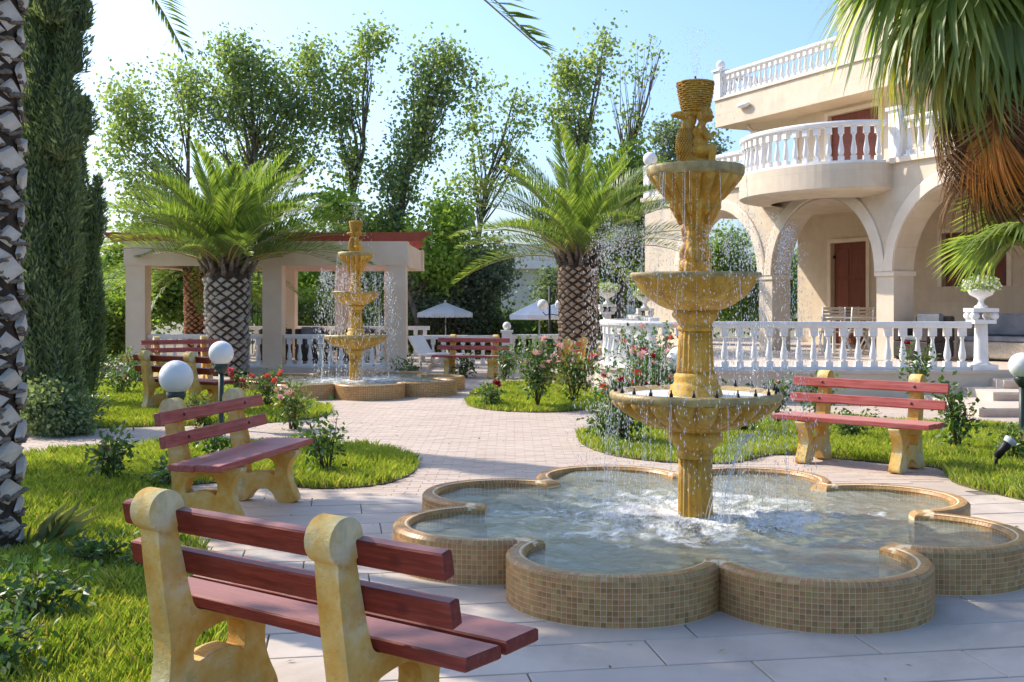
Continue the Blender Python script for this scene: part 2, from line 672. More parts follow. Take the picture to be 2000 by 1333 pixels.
def water_mat(name, foam_r, foam_amt):
    t = NT(name)
    v = t.coord((1, 1, 1))
    wav = t.noise(v, 9, 5, .55, .8)
    wav2 = t.noise(v, 26, 3, .5, .5)
    t.n.remove(t.b)
    bp = t.node('ShaderNodeBump')
    bp.inputs['Strength'].default_value = .55
    bp.inputs['Distance'].default_value = .03
    add = t.node('ShaderNodeMath', operation='MULTIPLY_ADD')
    t.lk(wav2, add.inputs[0])
    add.inputs[1].default_value = .35
    t.lk(wav, add.inputs[2])
    t.lk(add.outputs[0], bp.inputs['Height'])
    gl = t.node('ShaderNodeBsdfGlossy')
    gl.inputs['Roughness'].default_value = .04
    t.lk(bp.outputs[0], gl.inputs['Normal'])
    df = t.node('ShaderNodeBsdfDiffuse')
    df.inputs[0].default_value = (.64, .65, .50, 1)
    t.lk(bp.outputs[0], df.inputs['Normal'])
    tr = t.node('ShaderNodeBsdfTransparent')
    tr.inputs[0].default_value = (.80, .88, .80, 1)
    m1 = t.node('ShaderNodeMixShader')
    m1.inputs[0].default_value = .34
    t.lk(tr.outputs[0], m1.inputs[1])
    t.lk(df.outputs[0], m1.inputs[2])
    fr = t.node('ShaderNodeFresnel')
    fr.inputs[0].default_value = 1.33
    t.lk(bp.outputs[0], fr.inputs['Normal'])
    m2 = t.node('ShaderNodeMixShader')
    t.lk(fr.outputs[0], m2.inputs[0])
    t.lk(m1.outputs[0], m2.inputs[1])
    t.lk(gl.outputs[0], m2.inputs[2])
    # foam: froth that floats round the column
    ln = t.node('ShaderNodeVectorMath', operation='LENGTH')
    t.lk(v, ln.inputs[0])
    fall = t.node('ShaderNodeMapRange')
    t.lk(ln.outputs['Value'], fall.inputs[0])
    fall.inputs[1].default_value = 0.05
    fall.inputs[2].default_value = foam_r
    fall.inputs[3].default_value = foam_amt
    fall.inputs[4].default_value = -.12
    fn = t.noise(v, 4.6, 10, .72, .8)
    ad = t.node('ShaderNodeMath', operation='ADD')
    t.lk(fn, ad.inputs[0])
    t.lk(fall.outputs[0], ad.inputs[1])
    mask = t.ramp(ad.outputs[0], [(.52, (0, 0, 0)), (.70, (1, 1, 1))])
    fo = t.node('ShaderNodeBsdfDiffuse')
    fo.inputs[0].default_value = (.86, .88, .88, 1)
    bp2 = t.node('ShaderNodeBump')
    bp2.inputs['Strength'].default_value = .6
    bp2.inputs['Distance'].default_value = .03
    t.lk(t.noise(v, 40, 6), bp2.inputs['Height'])
    t.lk(bp2.outputs[0], fo.inputs['Normal'])
    m3 = t.node('ShaderNodeMixShader')
    t.lk(mask, m3.inputs[0])
    t.lk(m2.outputs[0], m3.inputs[1])
    t.lk(fo.outputs[0], m3.inputs[2])
    t.lk(m3.outputs[0], t.out.inputs[0])
    return t.m


M['water'] = water_mat('pool_water', 1.35, .205)
M['froth'] = pmat('froth', (.62, .66, .66), (.88, .9, .9), 18, .35, .6, 45, .5)


def drop_mat():
    t = NT('water_drops')
    t.col((.92, .95, .98))
    t.b.inputs['Roughness'].default_value = .12
    t.b.inputs['Specular IOR Level'].default_value = .8
    tr = t.node('ShaderNodeBsdfTransparent')
    ms = t.node('ShaderNodeMixShader')
    ms.inputs[0].default_value = .62
    t.lk(tr.outputs[0], ms.inputs[1])
    t.lk(t.b.outputs[0], ms.inputs[2])
    t.lk(ms.outputs[0], t.out.inputs[0])
    return t.m


M['drops'] = drop_mat()
M['globe'] = pmat('opal_globe', (.80, .80, .79), (.84, .84, .83), 3, .3, 0.0, spec=.5)
M['lamp_post'] = pmat('dark_green_metal', (.018, .035, .03), (.03, .05, .04), 8, .45, .1, spec=.5)
M['black'] = pmat('black_plastic', (.012, .012, .013), (.025, .025, .026), 8, .5, .1)
M['lens'] = pmat('spot_glass', (.45, .5, .55), (.6, .65, .7), 6, .12, 0, spec=.8)
M['grass'] = grassmat()
M['rose_leaf'] = leafmat('rose_leaf', (.055, .115, .035), (.11, .19, .06), .3, .42, (.22, .25, .07))
M['rose_leaf_young'] = leafmat('young_rose_leaf', (.07, .15, .03), (.17, .24, .05), .3, .45, (.28, .12, .05))
M['stem'] = pmat('rose_stem', (.07, .075, .03), (.14, .10, .05), 10, .8, .2)
M['poplar_leaf'] = leafmat('poplar_leaf', (.17, .235, .12), (.28, .345, .165), .48, .45, (.42, .45, .22))
M['poplar_dark'] = leafmat('poplar_leaf_dark', (.14, .205, .11), (.25, .315, .16), .48, .45, (.38, .42, .21))
M['grey_leaf'] = leafmat('grey_green_leaf', (.12, .165, .12), (.20, .25, .18), .35, .6)
M['olive_leaf'] = leafmat('olive_leaf', (.12, .165, .12), (.22, .275, .20), .35, .55)
M['hedge_leaf'] = leafmat('hedge_leaf', (.10, .17, .05), (.20, .29, .08), .45, .55, (.32, .38, .12))
M['bright_leaf'] = leafmat('bright_leaf', (.18, .28, .06), (.31, .42, .10), .48, .55)
M['cypress_leaf'] = leafmat('cypress_leaf', (.14, .195, .105), (.23, .30, .155), .4, .65, (.38, .44, .22), tint=(1.3, 1.3, .6))
M['dark_core'] = pmat('crown_shade', (.06, .085, .05), (.09, .12, .06), 8, .95, .3)  # dark colour painted as the shade inside dense crowns
M['bark'] = pmat('bark', (.11, .09, .075), (.21, .175, .14), 9, .9, .5, 30, stretch=(1, 1, .25))
M['frond'] = leafmat('palm_leaflet', (.115, .18, .06), (.20, .27, .085), .45, .4, (.36, .39, .13))
M['frond_old'] = leafmat('palm_leaflet_dark', (.10, .16, .055), (.19, .25, .08), .4, .4)
M['rachis'] = pmat('palm_rachis', (.28, .27, .08), (.42, .34, .11), 6, .5, .1)
M['leaf_stub'] = pmat('palm_stub_fibre', (.11, .085, .068), (.27, .215, .17), 20, .95, .7, 60)
M['palm_core'] = pmat('palm_fibre', (.035, .026, .02), (.09, .06, .04), 14, .95, .6, 40)
M['scar_grey'] = pmat('leaf_scar_grey', (.26, .235, .20), (.44, .41, .36), 7, .85, .5, 30)
M['scar_tan'] = pmat('leaf_scar_tan', (.27, .19, .13), (.42, .31, .22), 7, .85, .5, 30)
M['scar_red'] = pmat('leaf_scar_red', (.26, .11, .055), (.42, .21, .11), 7, .85, .5, 30)
M['scar_pale'] = pmat('leaf_scar_pale', (.48, .41, .35), (.74, .67, .59), 6, .85, .5, 22)
M['fan'] = leafmat('fan_leaf', (.13, .20, .07), (.27, .34, .13), .45, .36, (.52, .54, .26))
M['fan_yellow'] = leafmat('fan_leaf_yellow', (.20, .24, .05), (.38, .33, .06), .42, .45, (.42, .25, .05))
M['fan_dead'] = leafmat('fan_leaf_dead', (.12, .06, .028), (.26, .145, .065), .25, .8, (.44, .30, .17), tint=(1.3, .9, .5))
M['fan_orange'] = leafmat('fan_leaf_orange', (.42, .17, .03), (.55, .25, .05), .35, .6, tint=(1.4, 1, .5))
M['door'] = pmat('brown_shutter', (.15, .045, .03), (.21, .065, .04), 3, .55, .15, 30, stretch=(8, 8, .6))
M['hinge'] = pmat('black_hinge', (.015, .013, .012), (.03, .028, .025), 9, .5, .1)
M['rattan_dark'] = pmat('dark_rattan', (.035, .028, .025), (.07, .055, .05), 30, .7, .5, 90)
M['rattan_light'] = pmat('grey_beige_rattan', (.30, .26, .21), (.42, .37, .31), 30, .75, .5, 90)
M['cushion'] = pmat('grey_cushion', (.14, .15, .17), (.20, .21, .23), 6, .9, .3, 50)
M['teak'] = pmat('pale_teak', (.42, .33, .22), (.55, .45, .32), 4, .6, .15, 30, stretch=(10, 10, 1))
M['canvas'] = pmat('white_canvas', (.74, .75, .76), (.80, .81, .82), 5, .8, .1, 60)
M['far_wall'] = pmat('pale_green_render', (.48, .53, .50), (.56, .60, .57), 1.5, .85, .1)
M['glass_dark'] = pmat('dark_glazing', (.06, .075, .08), (.10, .12, .13), 3, .1, 0, spec=.6)
M['iron'] = pmat('black_iron', (.012, .012, .014), (.03, .03, .032), 8, .5, .1)
M['petal_white'] = leafmat('white_petal', (.72, .72, .62), (.85, .85, .78), .3, .6, tint=(1, 1, .9))
PETALS = {}
for nm, a, b in (('deep red', (.22, .008, .015), (.38, .015, .03)), ('coral', (.60, .10, .08), (.72, .19, .13)), ('pink', (.62, .07, .14), (.74, .16, .24)), ('pale pink', (.70, .45, .42), (.78, .58, .52)), ('lilac', (.50, .33, .62), (.62, .45, .7))):
    PETALS[nm] = leafmat('petal_' + nm.replace(' ', '_'), a, b, .25, .55, tint=(1.2, .9, .9))

# ================================================================== ground, paving, lawns
mb = MB()
xs = [-1500, -300, -60, -20, 0, 20, 60, 300, 1500]
ys = [(-60, -.04), (29.8, -.04), (31.2, -.95), (70, -.95), (1500, -.95)]
vv = [(x, y, z) for (y, z) in ys for x in xs]
ff = [(r * 9 + c, r * 9 + c + 1, (r + 1) * 9 + c + 1, (r + 1) * 9 + c) for r in range(4) for c in range(8)]
mb.add(vv, ff)
tag(mb.obj('ground', M['ground']), kind='structure')
plaza = MB().box(-16, 18, -4, 24.3, -.06, -.010).obj('plaza', M['mortar'])
tag(plaza, kind='structure')
tag(MB().box(-16, 18, 9.05, 24.28, -.05, -.005).obj('paved_court', M['paver_bed']), kind='structure')
tag(MB().box(-16, 18, 24.3, 29.7, -.06, -.002).obj('paved_yard', M['far_paver']), kind='structure')

FC = (1.166, 7.0)                 # near fountain centre
FC2 = (-2.71, 19.1)               # far fountain centre


def gp(lst):
    return [G(*q) for q in lst]


BED_A = [(-8, 2.4), (-1.30, 2.4)] + gp([(375, 1390), (400, 1333), (436, 1264), (488, 1224), (440, 1125), (362, 1040), (322, 985), (345, 950), (470, 940), (560, 952), (650, 956), (745, 949), (800, 931), (818, 913), (800, 892), (725, 874), (640, 865), (500, 864), (300, 868), (110, 885), (-150, 905)]) + [(-8, 11.2)]
BED_B = gp([(-260, 848), (100, 839), (330, 833), (560, 826), (640, 813), (653, 803), (632, 794), (560, 786), (515, 776), (470, 757), (395, 748), (300, 742), (150, 735), (-250, 735)])
BED_C = gp([(905, 788), (930, 799), (1000, 806), (1100, 806), (1170, 798), (1215, 786), (1190, 766), (1100, 757), (1010, 750), (940, 757)])
BED_D = gp([(1125, 853), (1138, 872), (1200, 893), (1300, 905), (1400, 908), (1460, 902), (1490, 890), (1560, 888), (1650, 898), (1760, 908), (1850, 916), (1852, 940), (1900, 955), (2000, 980), (2300, 1050), (2600, 900), (2350, 842), (2000, 838), (1900, 832), (1700, 822), (1500, 816), (1300, 823), (1200, 836), (1140, 846)])
BEDS = [smooth_poly(b, 2) for b in (BED_A, BED_B, BED_C, BED_D)]
for i, b in enumerate(BEDS):
    m_ = MB()
    m_.prism(b, -.03, .006 + i * .001)
    tag(m_.obj('flower_bed', M['soil']), kind='structure')


def in_beds(p):
    r = np.zeros(len(p), bool)
    for b in BEDS: r |= inside(p, b)
    return r


# --- large slabs round the near fountain, each a piece of its own
SL, SW = 0.98, 0.36
ang = radians(9)
ca, sa = cos(ang), sin(ang)
slab_mesh = [MB().box(-SL / 2 + .004, SL / 2 - .004, -SW / 2 + .006, SW / 2 - .006, -.03, 0, bev=.003).mesh('slab', m_) for m_ in M['slab']]
cnt = 0
SLAB_END = 9.0
for r in range(-12, 22):
    for k in range(-9, 10):
        lx, ly = (k + (0.5 if r % 2 else 0) + .12 * ((r * 7) % 3)) * SL, r * SW
        x, y = 1.0 + lx * ca - ly * sa, 4.2 + lx * sa + ly * ca
        if y > SLAB_END or y < 2.6: continue
        px = 1000 + F * x / y
        if px < -120 - 400 / y or px > 2120 + 400 / y: continue
        d = math.hypot(x - FC[0], y - FC[1])
        if d < 1.15: continue
        cr = np.array([(x + sx * ca * .5 * SL - sy * sa * .5 * SW, y + sx * sa * .5 * SL + sy * ca * .5 * SW) for sx in (-1, 1) for sy in (-1, 1)])
        if in_beds(cr).all(): continue
        if cnt >= 298: continue
        cnt += 1
        link('slab', slab_mesh[random.choice((0, 0, 1, 1, 2, 3))], plaza, (x, y, random.uniform(-.0012, .0008)),
             (random.uniform(-.0012, .0012), random.uniform(-.0008, .0008), ang))

# --- small pavers beyond
pw, pd = .20, .10
gx, gy = np.meshgrid(np.arange(-66, 66), np.arange(0, 165))
cx = (gx + .5 * (gy % 2)) * pw + .03
cy = SLAB_END - .25 + gy * pd
cx, cy = cx.ravel(), cy.ravel()
sel = (cy < 24.2) & (np.abs(cx / cy * F) < 1080) & (cy > SLAB_END + .12 + cx * .158 - .2)
c2 = np.stack([cx, cy], 1)[sel]
sel = (np.hypot(c2[:, 0] - FC[0], c2[:, 1] - FC[1]) > 1.9) & (np.hypot(c2[:, 0] - FC2[0], c2[:, 1] - FC2[1]) > 1.8)
c2 = c2[sel]
c2 = c2[~in_beds(c2)]
n = len(c2)
hx, hy = pw / 2 - .0016, pd / 2 - .0016
zt = RNG.uniform(-.0022, .0, n)
corners = [(-hx, -hy), (hx, -hy), (hx, hy), (-hx, hy)]
V = np.zeros((n, 8, 3), np.float32)
for i, (ax, ay) in enumerate(corners):
    V[:, i] = np.stack([c2[:, 0] + ax, c2[:, 1] + ay, np.full(n, -.02)], 1)
    V[:, i + 4] = np.stack([c2[:, 0] + ax * .99, c2[:, 1] + ay * .985, zt], 1)
base = (np.arange(n) * 8)[:, None]
fl = np.array([[4, 5, 6, 7], [0, 1, 5, 4], [1, 2, 6, 5], [2, 3, 7, 6], [3, 0, 4, 7]])
Fc = (base[:, None, :] + fl[None]).reshape(-1, 4)
link('paver', indexed_mesh('paver', V.reshape(-1, 3), Fc, M['paver']), plaza, kind='stuff')

# --- grass blades
def grass_on(poly, dens, hmin, hmax, ymin, ymax, wid):
    a = np.array(poly)
    x0, x1 = a[:, 0].min(), a[:, 0].max()
    y0, y1 = max(a[:, 1].min(), ymin), min(a[:, 1].max(), ymax)
    if y1 <= y0: return None
    n = int((x1 - x0) * (y1 - y0) * dens)
    p = np.stack([RNG.uniform(x0, x1, n), RNG.uniform(y0, y1, n)], 1)
    p = p[np.abs(p[:, 0] / p[:, 1] * F) < 1120]
    p = p[inside(p, poly)]
    patch = np.sin(p[:, 0] * 3.1 + np.sin(p[:, 1] * 2.3) * 1.7) * np.sin(p[:, 1] * 3.7 + np.cos(p[:, 0] * 1.9))
    patch += .6 * np.sin(p[:, 0] * 9.1 + p[:, 1] * 4) * np.sin(p[:, 1] * 8.3 - p[:, 0] * 3)
    keep = RNG.uniform(0, 1, len(p)) < (.78 + .25 * patch)
    p, patch = p[keep] + RNG.normal(size=(int(keep.sum()), 2)) * .012, patch[keep]
    n = len(p)
    h = RNG.uniform(hmin, hmax, n) * (1 + .28 * patch)
    th = RNG.uniform(0, 2 * pi, n)
    lean = RNG.uniform(.1, .75, n) * h
    w = RNG.uniform(.7, 1.3, n) * wid
    b = np.stack([p[:, 0], p[:, 1], np.full(n, .004)], 1)
    dr = np.stack([np.cos(th), np.sin(th), np.zeros(n)], 1)
    sd = np.stack([-np.sin(th), np.cos(th), np.zeros(n)], 1)
    mid = b + dr * (lean * .35)[:, None] + np.array([0, 0, 1]) * (h * .6)[:, None]
    tip = b + dr * lean[:, None] + np.array([0, 0, 1]) * h[:, None]
    sw = sd * w[:, None]
    return np.stack([b - sw, b + sw, mid + sw * .7, tip, mid - sw * .7], 1)


for i, (b, lab) in enumerate(zip(BEDS, ('bright green grass of the near left bed round the stone benches', 'sunlit grass of the bed by the cypresses', 'grass of the small oval rose bed', 'grass of the right hand rose bed behind the near fountain'))):
    parts = [grass_on(b, 6500, .05, .105, 0, 7, .0026), grass_on(b, 4200, .05, .10, 7, 11.5, .0034), grass_on(b, 2600, .05, .10, 11.5, 24, .0048)]
    V = np.concatenate([q for q in parts if q is not None])
    o = link('grass', np_mesh('grass', V, 5, M['grass']))
    tag(o, lab, 'grass', kind='stuff')

# fallen leaves and petals on the paving
n = 420
p = np.stack([RNG.uniform(-3.5, 6, n), RNG.uniform(4.2, 16, n)], 1)
p = p[~in_beds(p)]
p = p[np.hypot(p[:, 0] - FC[0], p[:, 1] - FC[1]) > 2.0]
n = len(p)
th = RNG.uniform(0, 2 * pi, n)
K = kites(np.stack([p[:, 0], p[:, 1], np.full(n, .004)], 1), np.stack([np.cos(th), np.sin(th), RNG.uniform(0, .25, n)], 1), RNG.normal(size=(n, 3)) * .25 + np.array([0, 0, 1]), RNG.uniform(.02, .045, n), RNG.uniform(.008, .02, n))
o = link('fallen_leaves', np_mesh('fallen_leaves', K, 4, leafmat('fallen_leaf', (.16, .10, .05), (.36, .26, .10), .1, .8, (.28, .30, .08))))
tag(o, 'dry leaves scattered over the paving', 'leaves', kind='stuff')

# ================================================================== balusters and balustrades
BAL = [(.052, 0), (.052, .055), (.034, .065), (.030, .085), (.050, .12), (.058, .17), (.054, .22), (.038, .30), (.027, .38), (.025, .43), (.036, .445), (.036, .465), (.027, .475), (.040, .53), (.052, .545), (.052, .60)]
bmb = MB().lathe(BAL[3:13], 10)
bmb.box(-.055, .055, -.055, .055, 0, .085).box(-.052, .052, -.052, .052, .475, .60)
BALUSTER = bmb.mesh('baluster', M['white'])


def resample(path, step):
    pts = [Vector(p) for p in path]
    L = [0]
    for a, b in zip(pts[:-1], pts[1:]): L.append(L[-1] + (b - a).length)
    n = max(1, int(round(L[-1] / step)))
    out = []
    for i in range(n):
        d = (i + .5) * L[-1] / n
        k = max(j for j in range(len(L)) if L[j] <= d + 1e-9)
        k = min(k, len(pts) - 2)
        t = (d - L[k]) / (L[k + 1] - L[k])
        p = pts[k].lerp(pts[k + 1], t)
        q = pts[k + 1] - pts[k]
        out.append((p, atan2(q.y, q.x)))
    return out


def rail_parts(parent, path, z0, step=.235, h=.75, rail_parent=None):
    """bottom rail, balusters, top rail: h in all; the lot hangs under parent"""
    s = (h - .15) / .60
    lo = MB().sweep(path, [(-.075, z0), (.075, z0), (.075, z0 + .05), (-.075, z0 + .05)])
    hi = MB().sweep(path, [(-.065, z0 + h - .10), (.065, z0 + h - .10), (.085, z0 + h - .075), (.095, z0 + h - .03), (.085, z0 + h), (-.085, z0 + h), (-.095, z0 + h - .03), (-.085, z0 + h - .075)])
    if rail_parent:
        top = hi.obj('balustrade', M['white'], parent)
        lo.obj('bottom_rail', M['white'], top)
        tgt = top
    else:
        hi.obj('top_rail', M['white'], parent)
        lo.obj('bottom_rail', M['white'], parent)
        tgt = parent
    for p, a in resample(path, step):
        link('baluster', BALUSTER, tgt, (p.x, p.y, z0 + .049), (0, 0, a), (1, 1, s))
    return tgt


def balustrade(label, path, z0, step=.235, h=.75, group=None, posts=()):
    t = thing('balustrade', label, 'balustrade', (path[0][0], path[0][1], 0), 0, group)
    loc = [(x - path[0][0], y - path[0][1]) for x, y in path]
    rail_parts(t, loc, z0, step, h)
    for (x, y) in posts:
        x, y = x - path[0][0], y - path[0][1]
        MB().box(x - .12, x + .12, y - .12, y + .12, z0, z0 + h + .05).box(x - .15, x + .15, y - .15, y + .15, z0 + h + .05, z0 + h + .10).ball((x, y, z0 + h + .20), .10).obj('post', M['white'], t)
    return t


# ================================================================== villa
U = Vector((-.42, .907)).normalized()
P0 = (7.08, 20.9)
villa = thing('villa', 'cream limestone villa with arched porch and curved white balcony', 'house', (P0[0], P0[1], 0), atan2(-U.y, -U.x))
ZT = .49                     # terrace level
FLOOR2, ROOF0, ROOF1 = 4.15, 6.48, 7.23
SPR, RA, HB = 2.08, 1.575, .225
w = MB()
pil = [-7.2, -3.6, 0.0, 3.6, 7.2]
def arch_wall(m_, pils, y0, y1, ztop):
    for a, b in zip(pils[:-1], pils[1:]):
        c = (a + b) / 2
        N = 24
        for i in range(N):
            t0, t1 = pi - pi * i / N, pi - pi * (i + 1) / N
            xa, za, xb, zb = c + RA * cos(t0), SPR + RA * sin(t0), c + RA * cos(t1), SPR + RA * sin(t1)
            pts = [(xa, y0, za), (xb, y0, zb), (xb, y0, ztop), (xa, y0, ztop), (xa, y1, za), (xb, y1, zb), (xb, y1, ztop), (xa, y1, ztop)]
            m_.add(pts, [(0, 1, 2, 3), (5, 4, 7, 6), (4, 5, 1, 0)])
    for p in pils:
        m_.add([(p - HB, y0, SPR), (p + HB, y0, SPR), (p + HB, y0, ztop), (p - HB, y0, ztop), (p - HB, y1, SPR), (p + HB, y1, SPR), (p + HB, y1, ztop), (p - HB, y1, ztop)], [(0, 1, 2, 3), (5, 4, 7, 6)])


arch_wall(w, pil, 0, .5, FLOOR2)
w.add([(-7.2 - HB, 0, SPR), (-7.2 - HB, 0, FLOOR2), (-8.6, 0, FLOOR2), (-8.6, 0, ZT), (-7.2 - HB, 0, ZT)], [(0, 1, 2, 3, 4)])
w.add([(-7.2 - HB, .5, SPR), (-7.2 - HB, .5, FLOOR2), (-8.6, .5, FLOOR2), (-8.6, .5, ZT), (-7.2 - HB, .5, ZT)], [(0, 1, 2, 3, 4)])
w.add([(-8.6, 0, ZT), (-8.6, .5, ZT), (-8.6, .5, FLOOR2), (-8.6, 0, FLOOR2)], [(0, 1, 2, 3)])
w.obj('arcade_wall', M['stonewall'], villa)
for p in pil:
    m_ = MB().box(p - HB, p + HB, 0.002, .498, ZT - .3, SPR - .04)
    pl = m_.obj('pillar', M['limestone'], villa)
    MB().box(p - HB - .03, p + HB + .03, -.03, .53, SPR - .04, SPR + .05).obj('capital', M['limestone_trim'], pl)
for a, b in zip(pil[:-1], pil[1:]):
    c = (a + b) / 2
    m_ = MB()
    N = 28
    for i in range(N):
        t0, t1 = pi * i / N, pi * (i + 1) / N
        q = []
        for (r, y) in ((RA - .004, -.002), (RA + .235, -.002), (RA + .235, -.035), (RA + .20, -.05), (RA - .004, -.05)):
            q.append([(c + r * cos(t0), y, SPR + .05 + (r * sin(t0))), (c + r * cos(t1), y, SPR + .05 + (r * sin(t1)))])
        for (u1, u2) in zip(q[1:-1], q[2:]):
            m_.add([u1[0], u1[1], u2[1], u2[0]], [(0, 1, 2, 3)])
        m_.add([q[0][0], q[0][1], q[4][1], q[4][0]], [(0, 1, 2, 3)])
    m_.obj('arch_molding', M['limestone_trim'], villa)
# porch ceiling and floor of the upper storey
MB().box(-8.6, 7.4, .5, 10, 3.80, FLOOR2 - .02).obj('porch_ceiling', M['limestone'], villa)
MB().box(-8.7, 7.4, -.08, .50, FLOOR2, FLOOR2 + .10).obj('floor_cornice', M['limestone_trim'], villa)
# main block wall behind the porch (both storeys), with door and windows set into it
WALL_Y = 4.0
DOORS = [(-6.09, -4.82, ZT, 3.04), (-6.2, -4.4, FLOOR2, 6.30)]
WINS = [(-2.43, -.66, 1.89, 3.09), (1.4, 3.1, 1.89, 3.09), (-2.4, -.8, FLOOR2, 6.3)]


def wall_with_openings(x0, x1, z0, z1, ops, y):
    m_ = MB()
    xs_ = sorted({x0, x1, *[o[0] for o in ops], *[o[1] for o in ops]})
    zs_ = sorted({z0, z1, *[o[2] for o in ops], *[o[3] for o in ops]})
    for xa, xb in zip(xs_[:-1], xs_[1:]):
        for za, zb in zip(zs_[:-1], zs_[1:]):
            cx_, cz_ = (xa + xb) / 2, (za + zb) / 2
            if any(o[0] < cx_ < o[1] and o[2] < cz_ < o[3] for o in ops): continue
            m_.add([(xa, y, za), (xb, y, za), (xb, y, zb), (xa, y, zb)], [(0, 1, 2, 3)])
    for o in ops:
        a, b, c_, d_ = o
        m_.add([(a, y, c_), (b, y, c_), (b, y, d_), (a, y, d_), (a, y + .22, c_), (b, y + .22, c_), (b, y + .22, d_), (a, y + .22, d_)],
               [(0, 1, 5, 4), (1, 2, 6, 5), (2, 3, 7, 6), (3, 0, 4, 7)])
    return m_


wall_with_openings(-7.4, 7.4, ZT - .1, 3.80, [DOORS[0], WINS[0], WINS[1]], WALL_Y).obj('ground_floor_wall', M['stonewall'], villa)
wall_with_openings(-7.4, 7.4, FLOOR2 - .02, ROOF0, [DOORS[1], WINS[2]], WALL_Y).obj('upper_floor_wall', M['stonewall'], villa)
MB().add([(-7.4, WALL_Y, ZT - .1), (-7.4, 11, ZT - .1), (-7.4, 11, ROOF0), (-7.4, WALL_Y, ROOF0)], [(0, 1, 2, 3)]).obj('side_wall', M['stonewall'], villa)


def leaf_door(o, name):
    a, b, c_, d_ = o
    mid = (a + b) / 2
    y = WALL_Y + .10
    for k, (x0, x1) in enumerate(((a + .01, mid - .006), (mid + .006, b - .01))):
        lf = MB().box(x0, x1, y, y + .05, c_ + .01, d_ - .01, bev=.006).obj(name, M['door'], villa)
        n_ = 3
        for i in range(n_):
            zz0 = c_ + .12 + (d_ - c_ - .24) / n_ * i
            MB().box(x0 + .09, x1 - .09, y - .014, y + .01, zz0 + .04, zz0 + (d_ - c_ - .24) / n_ - .04, bev=.006).obj('panel', M['door'], lf)
        hx_ = x0 if k == 0 else x1
        for zz in (c_ + .35, d_ - .35):
            MB().box(hx_ - .05, hx_ + .05, y - .04, y + .0, zz - .04, zz + .04).obj('hinge', M['hinge'], lf)
    MB().box(a - .12, a, WALL_Y - .03, WALL_Y + .02, c_, d_ + .1).box(b, b + .12, WALL_Y - .03, WALL_Y + .02, c_, d_ + .1).box(a, b, WALL_Y - .031, WALL_Y + .02, d_, d_ + .1).obj('door_surround', M['limestone_trim'], villa)


for o in DOORS: leaf_door(o, 'door_leaf')
for o in WINS: leaf_door(o, 'shutter')
# curved balcony
BCX, BA_, BB = -1.8, 2.0, 1.4
arc = [(BCX + BA_ * cos(pi + pi * i / 36), BB * sin(pi + pi * i / 36)) for i in range(37)]
m_ = MB()
rings = [(1.0, 3.71), (1.0, FLOOR2 + .02), (.97, FLOOR2 + .02)]
under = [(.60, 3.58), (.86, 3.62), (.96, 3.66), (1.0, 3.71)]
prof = under + rings[1:]
pts, fs = [], []
for (k, z) in prof:
    for (x, y) in arc:
        pts.append((BCX + (x - BCX) * (k if k < 1 else 1), y * k - .001, z))
nA = len(arc)
for r in range(len(prof) - 1):
    for j in range(nA - 1):
        fs.append((r * nA + j, r * nA + j + 1, (r + 1) * nA + j + 1, (r + 1) * nA + j))
fs.append(tuple(range((len(prof) - 1) * nA, len(prof) * nA)))
m_.add(pts, fs)
m_.obj('balcony', M['stonewall'], villa)
rail_parts(villa, [(BCX + (x - BCX) * .95, y * .93) for x, y in arc[1:-1]], FLOOR2 + .021, .235, .80, rail_parent=True)
for xx in (BCX + BA_ + .05, BCX - BA_ - .05):
    MB().box(xx - .14, xx + .14, -.02, .26, FLOOR2 + .1, FLOOR2 + 1.0).box(xx - .18, xx + .18, -.06, .30, FLOOR2 + 1.0, FLOOR2 + 1.06).obj('balcony_post', M['white'], villa)
rail_parts(villa, [(-8.5, .12), (BCX - BA_ - .2, .12)], FLOOR2 + .101, .235, .75, rail_parent=True)
rail_parts(villa, [(BCX + BA_ + .2, .12), (7.3, .12)], FLOOR2 + .101, .235, .75, rail_parent=True)
cp = MB().box(-8.68, -8.42, 0, .26, FLOOR2 + .1, FLOOR2 + .95).ball((-8.55, .13, FLOOR2 + 1.12), .19, 16, 10)
cp.obj('corner_post', M['white'], villa)
# roof slab with its balustrade
MB().box(-9.9, 7.4, 3.13, 12, ROOF0, ROOF1).obj('roof_slab', M['stonewall'], villa)
rf = MB().box(-9.95, 7.4, 3.08, 3.4, ROOF1 + .001, ROOF1 + .05).obj('roof_cornice', M['limestone_trim'], villa)
rail_parts(villa, [(-9.75, 3.25), (-4.90, 3.25)], ROOF1 + .051, .235, .72, rail_parent=True)
rail_parts(villa, [(-9.80, 3.5), (-9.80, 11)], ROOF1 + .051, .235, .72, rail_parent=True)
MB().box(-9.93, -9.65, 3.1, 3.38, ROOF1 + .05, ROOF1 + .82).box(-9.98, -9.6, 3.05, 3.43, ROOF1 + .82, ROOF1 + .88).ball((-9.79, 3.24, ROOF1 + 1.02), .13).obj('roof_post', M['white'], villa)
MB().tube([(-8.9, 3.5, ROOF0 - .06), (-8.8, 3.6, ROOF0 - .25), (-7.5, 3.95, ROOF0 - .42), (-7.42, 3.97, ROOF0 - .6), (-7.42, 3.97, FLOOR2)], .06, 8).obj('drain_pipe', M['limestone_trim'], villa)
MB().ball((-8.5, 3.05, ROOF0 + .42), (.28, .10, .08), 12, 8).obj('wall_lamp', M['white'], villa)
MB().box(-4.85, 7.4, 3.12, 9, ROOF1 + .052, ROOF1 + 2.2).obj('roof_stair_house', M['limestone'], villa)

